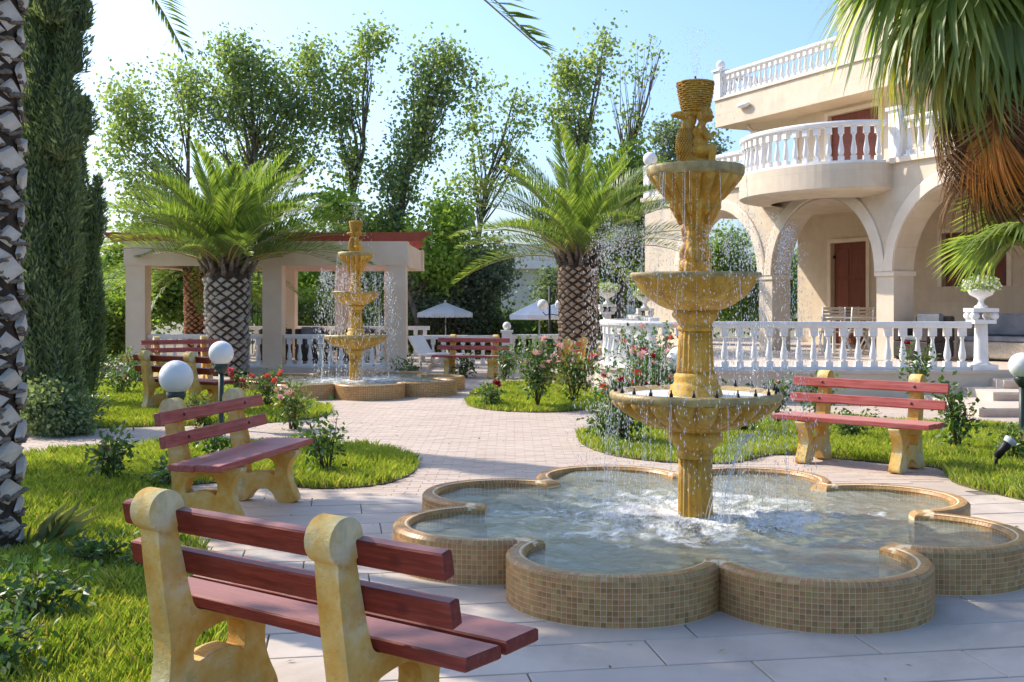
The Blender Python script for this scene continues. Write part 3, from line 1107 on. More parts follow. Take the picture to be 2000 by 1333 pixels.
# ================================================================== terrace, steps, its balustrade
pth = [(7.15, 17.2), (5.2, 17.2), (3.3, 17.2)]
ac = (3.3, 18.9)
pth += [(ac[0] + 1.7 * cos(radians(270 - a)), ac[1] + 1.7 * sin(radians(270 - a))) for a in range(8, 145, 8)]
m_ = MB()
front = [(18, 17.02), (7.15, 17.02), (3.3, 17.02)] + [(ac[0] + 1.88 * cos(radians(270 - a)), ac[1] + 1.88 * sin(radians(270 - a))) for a in range(8, 150, 8)] + [(2.45, 26.5), (2.2, 30.5), (9, 33), (18, 33)]
m_.prism(front, -.02, ZT - .05)
terrace = tag(m_.obj('terrace', M['limestone']), kind='structure')
m_ = MB()
m_.prism([(x + (-.03 if x < 5 else 0), y - .03) for x, y in front], ZT - .05, ZT)
m_.obj('terrace_floor', M['terrace_floor'], terrace)
stp = MB().box(6.28, 18, 14.8, 18, -.02, .12).obj('terrace_steps', M['terrace_floor'])
tag(stp, kind='structure')
for i, (x, y, z) in enumerate(((6.95, 15.9, .12), (7.4, 16.55, .245))):
    MB().box(x, 18, y, 17.05 - i * .01, z, z + .125).obj('step', M['terrace_floor'], stp)
for i, (x, y, z) in enumerate(((6.28, 14.8, 0), (6.95, 15.9, .12), (7.4, 16.55, .245))):
    MB().box(x + .01, 18, y - .006, y + .02, z + .002, z + .085).obj('riser', M['step_riser'], stp)
balustrade('long white balustrade of turned balusters along the terrace below the arches', pth, ZT, .235, .75)
balustrade('white balustrade along the far side of the terrace towards the palm', [(2.75, 21.2), (2.85, 26.6)], ZT, .24, .75)


def urn_pedestal(x, y, z, label, hcol, flowers=True, seed=1):
    t = thing('urn_pedestal', label, 'pedestal', (x, y, z))
    m_ = MB().box(-.19, .19, -.19, .19, 0, .08).lathe([(.15, .08), (.115, .12), (.105, .18), (.10, hcol * .5), (.095, hcol - .24)], 16)
    m_.box(-.17, .17, -.17, .17, hcol - .24, hcol - .18)
    m_.obj('column', M['white'], t)
    cm = MB()
    for sx in (-1, 1):
        for sy in (-1, 1):
            Mx = Matrix.Translation((sx * .15, sy * .12, hcol - .12)) @ Matrix.Rotation(pi / 2, 4, 'X')
            cm.lathe([(.055, -.06), (.065, -.02), (.065, .02), (.055, .06)], 12, M=Mx)
    cm.box(-.20, .20, -.19, .19, hcol - .06, hcol)
    cm.obj('capital', M['white'], t)
    ul = 'white urn of white blossom on the pedestal ' + ('beside the terrace steps' if seed == 1 else 'left of the terrace by the palm' if seed == 2 else 'on the terrace corner behind the fountain')
    u = thing('flower_urn', ul, 'urn', (x, y, z + hcol), 0, 'flower urns on the terrace')
    MB().lathe([(.10, 0), (.10, .03), (.05, .06), (.04, .12), (.07, .16), (.17, .21), (.20, .27), (.215, .30), (.195, .30), (.17, .26)], 20).obj('bowl', M['white'], u)
    if flowers:
        r = np.random.default_rng(seed)
        n = 420
        d = unit(r.normal(size=(n, 3)))
        d[:, 2] = np.abs(d[:, 2]) * .9
        c = d * np.array([.27, .27, .22]) * r.uniform(.55, 1.05, (n, 1)) + np.array([0, 0, .29])
        link('foliage', np_mesh('foliage', kites(c[:260], d[:260] + r.normal(size=(260, 3)) * .5, r.normal(size=(260, 3)), r.uniform(.06, .1, 260), r.uniform(.03, .05, 260)), 4, M['bright_leaf']), u, kind='stuff')
        cc = np.repeat(c[200:] * 1.06, 5, axis=0)
        cc[:, 2] = np.maximum(cc[:, 2], .27)
        k = len(cc)
        link('blossom', np_mesh('blossom', kites(cc, r.normal(size=(k, 3)), r.normal(size=(k, 3)), r.uniform(.03, .05, k), r.uniform(.03, .045, k)), 4, M['petal_white']), u, kind='stuff')
    return t


urn_pedestal(7.35, 17.25, ZT, 'white column pedestal at the end of the balustrade beside the steps', .96, True, 1)
urn_pedestal(2.30, 26.6, ZT, 'white column pedestal on the low brick plinth by the right palm', 1.0, True, 2)
urn_pedestal(3.25, 26.9, ZT, 'white column pedestal on the terrace corner behind the fountain bowl', .90, True, 3)
pl = tag(MB().box(1.65, 2.75, 24.6, 27.4, -.02, .26).obj('side_steps', M['step_riser']), kind='structure')
MB().box(1.8, 2.74, 25.3, 27.3, .26, ZT).obj('step', M['step_riser'], pl)

# ================================================================== tiered fountains
ND, LD, LR, LT = 8, 1.373, .566, .10            # lobes, lobe centre distance, lobe radius, wall thickness
PH = .238                                         # pool wall height
NOTCH0 = radians(-94.9)             # one notch faces the camera, turned a little


def lobe_pt(r, phi, ax):
    x, y = LD + r * cos(phi), r * sin(phi)
    return (x * cos(ax) - y * sin(ax), x * sin(ax) + y * cos(ax))


def fountain(label, loc, near):
    t = thing('tiered_fountain', label, 'fountain', (loc[0], loc[1], 0))
    PHO = radians(90.4)
    PHI = radians(104)
    N = 40
    rr = random.Random(3)
    V, single = [], []
    tile = .0285
    for L in range(ND):
        ax = NOTCH0 + (L + .5) * 2 * pi / ND
        out = [lobe_pt(LR, -PHO + 2 * PHO * i / N, ax) for i in range(N + 1)]
        inn = [lobe_pt(LR - LT, -PHI + 2 * PHI * i / N, ax) for i in range(N + 1)]
        # blunt tongue ends on the bisector between two lobes
        e0, e1 = ax - pi / ND, ax + pi / ND
        def foot(p, a): return (p[0] * cos(a) + p[1] * sin(a))
        f0, f1 = foot(inn[0], e0), foot(inn[-1], e1)
        inn = [(f0 * cos(e0), f0 * sin(e0))] + inn + [(f1 * cos(e1), f1 * sin(e1))]
        out = [out[0]] + out + [out[-1]]
        m_ = MB()
        n1 = len(out)
        def off(p, q, k): return (p[0] + (q[0] - p[0]) * k, p[1] + (q[1] - p[1]) * k)
        rows = [[(x, y, -.02) for x, y in out], [(x, y, PH - .028) for x, y in out]]
        for (k, z) in ((.07, PH - .010), (.22, PH), (.5, PH + .002), (.78, PH), (.94, PH - .012)):
            rows.append([(*off(out[i], inn[i], k), z) for i in range(n1)])
        rows += [[(x, y, PH - .03) for x, y in inn], [(x, y, -.0) for x, y in inn]]
        pts = [p for r_ in rows for p in r_]
        fs = [(a * n1 + j, a * n1 + j + 1, (a + 1) * n1 + j + 1, (a + 1) * n1 + j) for a in range(len(rows) - 1) for j in range(n1 - 1)]
        m_.add(pts, fs)
        wo = m_.obj('basin_wall', M['grout'], t)
        wo.data.materials.append(M['tiles'][1])
        for pl_ in wo.data.polygons:          # the blunt tongues between the lobes are tiled dark
            if pl_.center.z > PH - .035 and math.hypot(pl_.center.x, pl_.center.y) < 1.415: pl_.material_index = 1
        # --- mosaic: (position, outward normal, tangent)
        th = .0013
        spots = []
        nc = int(round(2 * PHO * LR / tile))
        for c in range(nc):
            ph = -PHO + 2 * PHO * (c + .5) / nc
            nx, ny = cos(ax + ph), sin(ax + ph)
            p = lobe_pt(LR, ph, ax)
            tg = (-ny, nx)
            for r_ in range(8):
                spots.append(((p[0], p[1], .001 + tile * .5 + r_ * .0272), (nx, ny, 0), tg, 1.0, r_))
            # rounded cap: three rows across the rim
            for (q, z, tilt) in ((.10, PH - .009, radians(45)), (.30, PH + .0005, radians(82)), (.55, PH + .001, radians(90)), (.78, PH - .002, radians(95)), (.96, PH - .014, radians(140))):
                p2 = lobe_pt(LR - LT * q, ph, ax)
                spots.append(((p2[0], p2[1], z), (nx * cos(tilt), ny * cos(tilt), sin(tilt)), tg, 1 - q * LT / LR, 20))
        ni = int(round(2 * PHI * (LR - LT) / tile))
        for c in range(ni):
            ph = -PHI + 2 * PHI * (c + .5) / ni
            nx, ny = -cos(ax + ph), -sin(ax + ph)
            p = lobe_pt(LR - LT, ph, ax)
            for r_ in range(3):
                spots.append(((p[0], p[1], PH - .036 - r_ * .0279), (nx, ny, 0), (-ny, nx), 1.0, 30))
        for (p, nr, tg, sc, row) in spots:
            nr = Vector(nr).normalized()
            tv = Vector((tg[0], tg[1], 0))
            bv = nr.cross(tv)
            pp = Vector(p)
            # the 300 tiles that show largest: front lobes of the near pool
            if near and L in (0, 7) and row < 8 and sum(1 for q in single if q[4] is wo) < 148 and (nr.x * -FC[0] + nr.y * -FC[1]) > .80 * math.hypot(*FC):
                single.append((pp, nr, tv, bv, wo))
                continue
            hw, hh = tile * .435 * sc, .0279 * .435
            if row in (20,): hh = tile * .44
            b_ = [pp - tv * hw - bv * hh, pp + tv * hw - bv * hh, pp + tv * hw + bv * hh, pp - tv * hw + bv * hh]
            V.append([q for q in b_] + [q + nr * th for q in b_])
    V = np.array([[tuple(q) for q in b_] for b_ in V], np.float32)
    n = len(V)
    fl = np.array([[4, 5, 6, 7], [0, 1, 5, 4], [1, 2, 6, 5], [2, 3, 7, 6], [3, 0, 4, 7]])
    Fc = ((np.arange(n) * 8)[:, None, None] + fl[None]).reshape(-1, 4)
    link('mosaic', indexed_mesh('mosaic', V.reshape(-1, 3), Fc, M['tile_mix']), t, kind='stuff')
    if single:
        tm = [MB().box(-tile * .435, tile * .435, -.0279 * .435, .0279 * .435, 0, .0016, bev=.0004).mesh('tile', mm) for mm in M['tiles']]
        for (pp, nr, tv, bv, wo) in single:
            R = Matrix((tv, bv, nr)).transposed()
            if R.determinant() < 0: R = Matrix((-tv, bv, nr)).transposed()
            link('tile', rr.choice(tm), wo, pp, R.to_euler())
    fl_ = MB()
    ring = []
    for a in range(256):
        al = 2 * pi * a / 256
        ring.append((water_r(al) * cos(al), water_r(al) * sin(al)))
    fl_.prism(ring, -.01, .02)
    fl_.obj('basin_floor', M['pool_floor'], t)

    # --- lower fluted column, capital
    def flute(k, z, a): return 1 - .115 * (.5 - .5 * cos(18 * a)) ** .6
    col = MB().lathe([(.112, .02), (.112, .20), (.110, .40), (.108, .565)], 160, mod=flute)
    col.lathe([(.112, .56), (.118, .575), (.118, .59), (.108, .60), (.108, .615), (.13, .63), (.15, .655), (.172, .665), (.176, .69), (.172, .715), (.160, .72), (.160, .735)], 48)
    col.obj('lower_column', M['ochre'], t)

    def gad(nn, amp, z0, z1):
        def f(k, z, a):
            if z <= z0 or z >= z1: return 1.0
            return 1 + amp * (abs(cos(nn * a / 2)) ** .55 - .7)
        return f
    b3 = MB().lathe([(.150, .72), (.165, .732), (.20, .742), (.27, .762), (.35, .795), (.42, .835), (.475, .878), (.508, .918), (.515, .935)], 240, mod=gad(20, .17, .733, .934), cap=False)
    b3o = b3.obj('lower_bowl', M['ochre'], t)
    MB().lathe([(.505, .925), (.530, .93), (.543, .945), (.545, .965), (.535, .98), (.515, .985), (.500, .98), (.46, .955), (.35, .90), (.2, .86)], 96, cap=False).obj('rim', M['rim'], b3o)
    sp = MB().lathe([(.012, 0), (.010, .018), (.006, .022), (.004, .042)], 8).mesh('nozzle', M['black'])
    for i in range(24):
        a = 2 * pi * (i + .3) / 24
        link('nozzle', sp, t, (.512 * cos(a), .512 * sin(a), .984))
    wd = MB().lathe([(.0, .955), (.2, .957), (.38, .956), (.49, .957)], 64, cap=False)
    wd.obj('bowl_water', M['froth'], b3o)
    # --- middle column
    col = MB().lathe([(.172, .90), (.172, .965), (.165, .99), (.158, 1.0), (.158, 1.02), (.140, 1.03), (.132, 1.055), (.138, 1.07), (.132, 1.09), (.122, 1.10)], 48)
    col.lathe([(.124, 1.095), (.118, 1.15), (.111, 1.28), (.106, 1.37)], 160, mod=flute)
    col.lathe([(.106, 1.365), (.114, 1.375), (.114, 1.39), (.105, 1.395), (.105, 1.41), (.12, 1.43), (.145, 1.455), (.15, 1.475), (.142, 1.485), (.142, 1.50)], 48)
    col.obj('middle_column', M['ochre'], t)
    b2 = MB().lathe([(.142, 1.495), (.18, 1.505), (.235, 1.53), (.30, 1.575), (.355, 1.63), (.392, 1.69), (.402, 1.708)], 72, cap=False)
    b2o = b2.obj('middle_bowl', M['ochre'], t)
    MB().lathe([(.398, 1.700), (.412, 1.708), (.415, 1.724), (.408, 1.735), (.392, 1.735), (.37, 1.70), (.28, 1.62), (.15, 1.56)], 72, cap=False).obj('rim', M['rim'], b2o)
    # --- carved stem with figures and leaves
    m_ = MB().lathe([(.10, 1.55), (.115, 1.70), (.105, 1.76), (.088, 1.82), (.076, 1.90), (.074, 1.97), (.086, 2.03), (.108, 2.09), (.135, 2.14), (.15, 2.18)], 40)
    for i in range(8):
        a = 2 * pi * i / 8
        for (r, z, s) in ((.118, 1.73, .030), (.112, 1.77, .026), (.122, 2.07, .026), (.135, 2.11, .024), (.148, 2.15, .022)):
            m_.ball((r * cos(a), r * sin(a), z), (s, s, s * 1.5), 10, 6)
        a += pi / 8
        for (r, z, s) in ((.108, 1.79, .022), (.142, 2.13, .022)):
            m_.ball((r * cos(a), r * sin(a), z), (s, s, s * 1.6), 10, 6)
    for i in range(4):                       # four little figures round the stem
        a = 2 * pi * (i + .62) / 4
        e, s_ = Vector((cos(a), sin(a), 0)), Vector((-sin(a), cos(a), 0))
        def B(r, t_, z, q): m_.ball(tuple(e * r + s_ * t_ + Vector((0, 0, z))), q, 10, 7)
        B(.100, .0, 2.025, .029); B(.088, 0, 1.965, (.034, .034, .045)); B(.088, 0, 1.90, (.034, .034, .042))
        B(.095, .040, 1.985, .016); B(.100, .053, 2.01, .014); B(.098, -.040, 1.985, .016); B(.102, -.053, 1.95, .014)
        B(.115, .022, 1.855, (.024, .024, .04)); B(.118, -.02, 1.85, (.024, .024, .04)); B(.108, .024, 1.80, .02); B(.108, -.022, 1.79, .02)
    m_.v = [(x * k_, y * k_, z) for (x, y, z) in m_.v for k_ in (.76 + .24 * min(1, max(0, (z - 2.03) / .13)),)]
    link('carved_stem', remeshed(m_, 'carved_stem', M['ochre'], .007, 2), t)
    b1 = MB().lathe([(.135, 2.155), (.160, 2.165), (.165, 2.19), (.175, 2.20), (.215, 2.245), (.255, 2.295), (.285, 2.335), (.292, 2.345)], 200, mod=gad(18, .15, 2.195, 2.344), cap=False)
    b1o = b1.obj('upper_bowl', M['ochre'], t)
    MB().lathe([(.285, 2.34), (.300, 2.345), (.308, 2.36), (.310, 2.395), (.303, 2.41), (.285, 2.41), (.26, 2.38), (.15, 2.33), (.02, 2.32)], 72, cap=False).obj('rim', M['rim'], b1o)
    # --- boy riding a fish, a basket on its tail
    f = MB()
    f.ball((-.02, .0, 2.40), (.12, .11, .03), 16, 6)
    for (x, z, rx, rz) in ((-.030, 2.455, .076, .06), (-.052, 2.52, .068, .07), (-.060, 2.59, .058, .07), (-.050, 2.655, .044, .06), (-.030, 2.71, .040, .05)):
        f.ball((x, .0, z), (rx, rx * .95, rz), 16, 10)
    f.ball((.03, -.02, 2.435), (.055, .05, .045), 14, 8)
    # tail fins spreading left and right under the basket
    for (x, z, s) in ((-.075, 2.735, 1.0), (-.105, 2.738, .8), (-.13, 2.732, .5)):
        f.ball((x, -.01, z), (.06 * s, .035, .028 * s), 12, 8)
    f.ball((.03, .03, 2.75), (.06, .04, .03), 12, 8)
    f.ball((-.02, 0, 2.745), (.07, .07, .03), 14, 8)
    fish = link('fish', remeshed(f, 'fish', M['ochre'], .006, 2), t)
    sc = MB()
    for r_ in range(17):                     # scales
        z = 2.43 + r_ * .0135
        for j in range(24):
            a = 2 * pi * (j + .5 * (r_ % 2)) / 24
            rad = np.interp(z, [2.43, 2.52, 2.59, 2.66], [.076, .071, .061, .046])
            xc = np.interp(z, [2.43, 2.52, 2.59, 2.66], [-.030, -.052, -.060, -.05])
            if cos(a) > .55: continue
            sc.ball((xc + rad * cos(a), rad * .95 * sin(a), z), (.005, .005, .008), 6, 4)
    sc.obj('scales', M['ochre'], fish, kind='stuff')
    b = MB()
    def lim(p, q, r0, r1, k=7):
        p, q = Vector(p), Vector(q)
        for i in range(k):
            u_ = i / (k - 1)
            b.ball(tuple(p.lerp(q, u_)), r0 + (r1 - r0) * u_, 10, 7)
    b.ball((.030, -.015, 2.50), (.048, .05, .045), 14, 9)          # hips
    b.ball((.032, -.015, 2.555), (.043, .047, .05), 14, 9)         # belly
    b.ball((.030, -.012, 2.615), (.041, .050, .045), 14, 9)        # chest
    lim((.035, -.012, 2.65), (.048, -.012, 2.685), .024, .022, 4)  # neck
    b.ball((.056, -.012, 2.725), (.046, .043, .050), 16, 12)       # head, turned down to the right
    b.ball((.098, -.012, 2.712), (.012, .009, .010), 8, 6)         # nose
    b.ball((.088, -.012, 2.692), (.012, .018, .010), 8, 6)         # chin
    for s_ in (-1, 1): b.ball((.055, -.012 + s_ * .043, 2.72), (.010, .006, .014), 8, 6)
    for i in range(26):                                            # curls
        a, e = i * 2.4, .15 + 1.3 * (i / 26)
        b.ball((.048 + .046 * cos(a) * cos(e) - .006, -.012 + .044 * sin(a) * cos(e), 2.735 + .046 * sin(e)), .013, 8, 6)
    lim((.036, -.062, 2.635), (.070, -.075, 2.575), .021, .018); lim((.070, -.075, 2.575), (.098, -.050, 2.605), .017, .014)   # near arm
    lim((.020, .042, 2.64), (-.03, .06, 2.69), .021, .017); lim((-.03, .06, 2.69), (-.02, .055, 2.75), .016, .014)             # far arm to the basket
    lim((.030, -.045, 2.50), (.092, -.055, 2.515), .033, .026); lim((.092, -.055, 2.51), (.085, -.055, 2.435), .025, .018); lim((.085, -.055, 2.43), (.115, -.058, 2.422), .016, .012)
    lim((.030, .018, 2.49), (.088, .02, 2.49), .033, .026); lim((.088, .02, 2.485), (.068, .022, 2.42), .024, .018); lim((.068, .022, 2.42), (.098, .022, 2.415), .016, .012)
    b.v = [((x - .03) * 1.2 + .020, (y + .012) * 1.2 - .040, (z - 2.41) * 1.02 + 2.41) for x, y, z in b.v]
    link('boy_figure', remeshed(b, 'boy_figure', M['ochre'], .005, 1), t)
    bk = MB().lathe([(.070, 2.755), (.082, 2.77), (.103, 2.87), (.115, 2.945), (.10, 2.95), (.095, 2.93), (.01, 2.92)], 40)
    bko = bk.obj('basket', M['ochre'], t)
    wv = MB()
    for r_ in range(14):                     # woven strands
        z = 2.766 + r_ * .0133
        rad = np.interp(z, [2.755, 2.77, 2.87, 2.945], [.074, .084, .105, .115])
        n_ = 60
        pth_ = [((rad + .004 * (1 if (j // 3 + r_) % 2 else -.6)) * cos(2 * pi * j / n_), (rad + .004 * (1 if (j // 3 + r_) % 2 else -.6)) * sin(2 * pi * j / n_), z) for j in range(n_ + 1)]
        wv.tube(pth_, .0065, 5)
    wv.obj('weave', M['ochre'], bko)
    MB().lathe([(.012, 2.92), (.012, 2.965), (.007, 2.972), (.005, 2.985)], 10).obj('top_jet', M['black'], t)
    return t


def water_r(al):
    """radius of the water's edge (hidden in the wall) at an angle"""
    ax = NOTCH0 + pi / ND
    a = (al - ax + pi / ND) % (2 * pi / ND) - pi / ND
    rm = LR - .05
    s_ = LD * sin(a)
    return LD * cos(a) + max(.10, sqrt(rm * rm - s_ * s_) if abs(s_) < rm else 0)


def pool_water(loc, name, label, seed):
    r = np.random.default_rng(seed)
    NA, NR = 288, 110
    al = np.arange(NA) * 2 * pi / NA
    Rm = np.array([water_r(a) for a in al])
    fr = (np.arange(NR) + 1) / NR
    X = (Rm[None] * fr[:, None]) * np.cos(al)[None]
    Y = (Rm[None] * fr[:, None]) * np.sin(al)[None]
    Z = np.zeros_like(X)
    for i in range(16):
        a, k = r.uniform(0, 2 * pi), r.uniform(9, 34)
        Z += .0022 * (14 / k) * np.sin(k * (X * cos(a) + Y * sin(a)) + r.uniform(0, 6))
    for i in range(26):
        a, d = r.uniform(0, 2 * pi), r.uniform(.3, 1.0)
        D = np.hypot(X - d * cos(a), Y - d * sin(a))
        Z += .006 * np.sin(48 * D + r.uniform(0, 6)) * np.exp(-3.2 * D)
    D0 = np.hypot(X, Y)
    Z += .012 * np.exp(-((D0 - .45) / .3) ** 2) * r.normal(size=X.shape) * .35
    Vv = np.stack([X, Y, Z], -1).reshape(-1, 3)
    Vv = np.vstack([Vv, [[0, 0, 0]]])
    j = np.arange(NA)
    fs = [np.stack([i * NA + j, (i + 1) * NA + j, (i + 1) * NA + (j + 1) % NA, i * NA + (j + 1) % NA], 1) for i in range(NR - 1)]
    me = indexed_mesh('pool_water', Vv, np.concatenate(fs), M['water'], True)
    o = link(name, me, None, (loc[0], loc[1], .195))
    tag(o, label, 'water', kind='structure')
    return o


fountain('near ochre fountain of three bowls topped by a boy and basket', FC, True)
pool_water(FC, 'pool_water', 'rippled water with white foam in the near lobed pool', 5)
fountain('far ochre fountain of three bowls in front of the pergola', FC2, False)
pool_water(FC2, 'pool_water', 'foaming water in the far lobed pool before the pergola', 6)


def spray(name, label, loc, seed, n_jet, density, dsize):
    """drops thrown up by the ring of nozzles and the top jet, and strings of drops off the bowls"""
    r = np.random.default_rng(seed)
    pos, vel, siz = [], [], []
    for i in range(n_jet):
        a = 2 * pi * (i + .3) / n_jet
        hp = r.uniform(.95, 1.12)                       # how high above the rim it climbs
        v0 = sqrt(2 * 9.8 * hp)
        T = v0 / 9.8 + sqrt(2 * (hp + .78) / 9.8)
        vr = r.uniform(.06, .20) / T * 1.2
        n = int(density * r.uniform(.75, 1.25))
        tt = r.uniform(.12, 1, n) ** .75 * T
        spread = .012 + .05 * (tt / T) ** 1.6
        rad = .512 + vr * tt + r.normal(size=n) * spread
        tan = r.normal(size=n) * spread
        z = .99 + v0 * tt - 4.9 * tt ** 2 + r.normal(size=n) * .03
        x = rad * cos(a) - tan * sin(a)
        y = rad * sin(a) + tan * cos(a)
        ok = z > .20
        pos.append(np.stack([x, y, z], 1)[ok])
        vel.append(np.abs(v0 - 9.8 * tt)[ok])
        siz.append((r.uniform(.5, 1.5, n) * dsize)[ok])
    # top jet
    n = int(density * 2.2)
    hp = .30
    v0 = sqrt(2 * 9.8 * hp)
    T = v0 / 9.8 + sqrt(2 * (hp + .6) / 9.8)
    tt = r.uniform(0, 1, n) * T
    a = r.uniform(0, 2 * pi, n)
    rad = .01 + r.uniform(.02, .36, n) * tt / T
    pos.append(np.stack([rad * np.cos(a), rad * np.sin(a), 2.98 + v0 * tt - 4.9 * tt ** 2], 1))
    vel.append(np.abs(v0 - 9.8 * tt))
    siz.append(r.uniform(.4, 1.1, n) * dsize)
    # strings of drops from the bowl rims
    for (R0, z0, z1, cnt_) in ((.31, 2.36, 1.72, 26), (.415, 1.72, .97, 40), (.545, .95, .20, 44)):
        for i in range(cnt_):
            a = r.uniform(0, 2 * pi)
            n = int(density * .22)
            h = r.uniform(0, 1, n)
            z = z0 - (z0 - z1) * h
            rad = R0 + .012 + .03 * h + r.normal(size=n) * .002
            aa = a + r.normal(size=n) * .004
            pos.append(np.stack([rad * np.cos(aa), rad * np.sin(aa), z], 1))
            vel.append(np.sqrt(2 * 9.8 * (z0 - z) + .1))
            siz.append(r.uniform(.35, .9, n) * dsize)
    # splash over the pool
    n = int(density * 7)
    a = r.uniform(0, 2 * pi, n)
    rad = np.abs(r.normal(.62, .17, n))
    pos.append(np.stack([rad * np.cos(a), rad * np.sin(a), .20 + np.abs(r.exponential(.035, n))], 1))
    vel.append(np.full(n, .4))
    siz.append(r.uniform(.5, 1.2, n) * dsize)
    # outflow on the right of the lower bowl
    for i in range(7):
        n = int(density * .35)
        t_ = r.uniform(0, 1, n)
        off = r.normal(size=2) * .03
        x = .27 - .19 * t_ + off[0] + r.normal(size=n) * .004 * (1 + t_)
        y = -.30 - .02 * t_ + off[1] + r.normal(size=n) * .004
        z = .745 - .12 * t_ - .30 * t_ ** 2 - .13 * t_ ** 3
        pos.append(np.stack([x, y, z], 1))
        vel.append(1.0 + 2 * t_)
        siz.append(r.uniform(.5, 1.1, n) * dsize)
    p, v, s = np.concatenate(pos), np.concatenate(vel), np.concatenate(siz)
    n = len(p)
    el = 1 + np.clip(v, 0, 4) * 1.1
    base = np.array([[1, 0, 0], [0, 1, 0], [-1, 0, 0], [0, -1, 0], [0, 0, 1], [0, 0, -1]], float)
    Vv = p[:, None, :] + base[None] * s[:, None, None] * np.stack([np.ones(n), np.ones(n), el], 1)[:, None, :]
    fl = np.array([[0, 1, 4], [1, 2, 4], [2, 3, 4], [3, 0, 4], [1, 0, 5], [2, 1, 5], [3, 2, 5], [0, 3, 5]])
    Fc = ((np.arange(n) * 6)[:, None, None] + fl[None]).reshape(-1, 3)
    o = link(name, indexed_mesh(name, Vv.reshape(-1, 3), Fc, M['drops'], True), None, (loc[0], loc[1], 0))
    return tag(o, label, 'water', kind='stuff')


def threads(name, label, loc, seed, n_per):
    """thin continuous strings of water running off the bowl lips"""
    r = np.random.default_rng(seed)
    m_ = MB()
    for (R0, z0, z1) in ((.312, 2.35, 1.72), (.418, 1.71, .97), (.548, .94, .20)):
        for i in range(n_per):
            a = r.uniform(0, 2 * pi)
            k = r.uniform(.35, 1.0)
            pts, rad = [], []
            for j in range(9):
                u = j / 8 * k
                rr_ = R0 + .004 + .035 * u
                pts.append((rr_ * cos(a + r.normal() * .002), rr_ * sin(a + r.normal() * .002), z0 - (z0 - z1) * u ** 1.5))
                rad.append(.0021 * (1 - .6 * u) * r.uniform(.25, 1.3))
            m_.tube(pts, rad, 4)
    for i in range(9):                       # outflow at the right of the lower bowl
        o = r.normal(size=2) * .03
        q = [(.285 - .20 * u + o[0] * (1 + u), -.30 - .02 * u + o[1], .75 - .10 * u - .45 * u * u) for u in np.linspace(0, 1, 10)]
        m_.tube(q, [.0022 * (1 - .5 * u) for u in np.linspace(0, 1, 10)], 4)
    o = m_.obj(name, M['drops'], None, (loc[0], loc[1], 0))
    return tag(o, label, 'water', kind='stuff')


threads('water_threads', 'thin strings of water running off the near fountain bowls', FC, 15, 13)
threads('water_threads', 'thin strings of water running off the far fountain bowls', FC2, 16, 10)
spray('water_spray', 'white water drops falling round the near fountain', FC, 11, 26, 400, .0019)
spray('water_spray', 'white water drops falling round the far fountain', FC2, 12, 24, 150, .0038)

# ================================================================== benches
def bez(pts, n=6):
    """closed outline through points, lightly rounded"""
    return smooth_poly(pts, 2)


def ring_fill(outer, inner, z0, z1, mb_):
    """extruded polygon with one hole, by bridging with bmesh"""
    bm = bmesh.new()
    def loop(p, z): return [bm.verts.new((x, y, z)) for x, y in p]
    tops = []
    for z in (z0, z1):
        lo, li = loop(outer, z), loop(inner, z)
        es = []
        for L in (lo, li):
            for i in range(len(L)): es.append(bm.edges.new((L[i], L[(i + 1) % len(L)])))
        bmesh.ops.triangle_fill(bm, use_beauty=True, use_dissolve=False, edges=es)
        tops.append((lo, li))
    for k in (0, 1):
        a, b = tops[0][k], tops[1][k]
        for i in range(len(a)):
            j = (i + 1) % len(a)
            bm.faces.new((a[i], a[j], b[j], b[i]))
    bmesh.ops.recalc_face_normals(bm, faces=bm.faces)
    bm.verts.index_update()
    vs = [tuple(v.co) for v in bm.verts]
    fs = [tuple(v.index for v in f.verts) for f in bm.faces]
    bm.free()
    mb_.add(vs, fs)


# outline of a concrete end: forward (u), up (z)
OUT = [(-.30, 0), (-.13, 0), (-.105, .055), (-.04, .105), (.03, .11), (.09, .075), (.12, 0), (.27, 0), (.285, .04), (.225, .15), (.205, .24), (.225, .32), (.285, .375), (.285, .413), (.05, .408), (-.07, .402), (-.125, .415), (-.145, .46), (-.185, .62), (-.225, .80), (-.30, .80), (-.285, .62), (-.255, .42), (-.235, .30), (-.245, .17), (-.285, .06)]
HOLE = [(-.125, .315), (-.145, .21), (-.05, .235), (.01, .24), (.07, .235), (.105, .20), (.115, .30), (.06, .345), (-.05, .335)]


def end_mesh():
    m_ = MB()
    o = smooth_poly(OUT, 2)
    h = smooth_poly(HOLE, 2)
    ring_fill([(u, z) for u, z in o], [(u, z) for u, z in h], -.052, .052, m_)
    # scroll at the head of the post
    n = 64
    c = (-.258, .797)
    m_.prism([(c[0] + .077 * cos(2 * pi * i / n), c[1] + .077 * sin(2 * pi * i / n)) for i in range(n)], -.056, .056)
    # (u, z, side) -> bench space: u forward is -Y, side is X
    m_.v = [(s, -u, z) for (u, z, s) in m_.v]
    me = m_.mesh('bench_end', M['bench_stone'])
    bm = bmesh.new()
    bm.from_mesh(me)
    bmesh.ops.remove_doubles(bm, verts=bm.verts, dist=1e-5)
    ed = [e for e in bm.edges if len(e.link_faces) == 2 and e.calc_face_angle(0) > 1.0]
    bmesh.ops.bevel(bm, geom=ed, offset=.007, segments=2, affect='EDGES', clamp_overlap=True)
    bm.to_mesh(me)
    bm.free()
    return me


BENCH_END = end_mesh()
BL = 1.54


def plank_mesh(w_, t_, mt):
    m_ = MB().box(-BL / 2, BL / 2, -w_ / 2, w_ / 2, -t_ / 2, t_ / 2, bev=.006)
    me = m_.mesh('plank', M[mt])
    return me


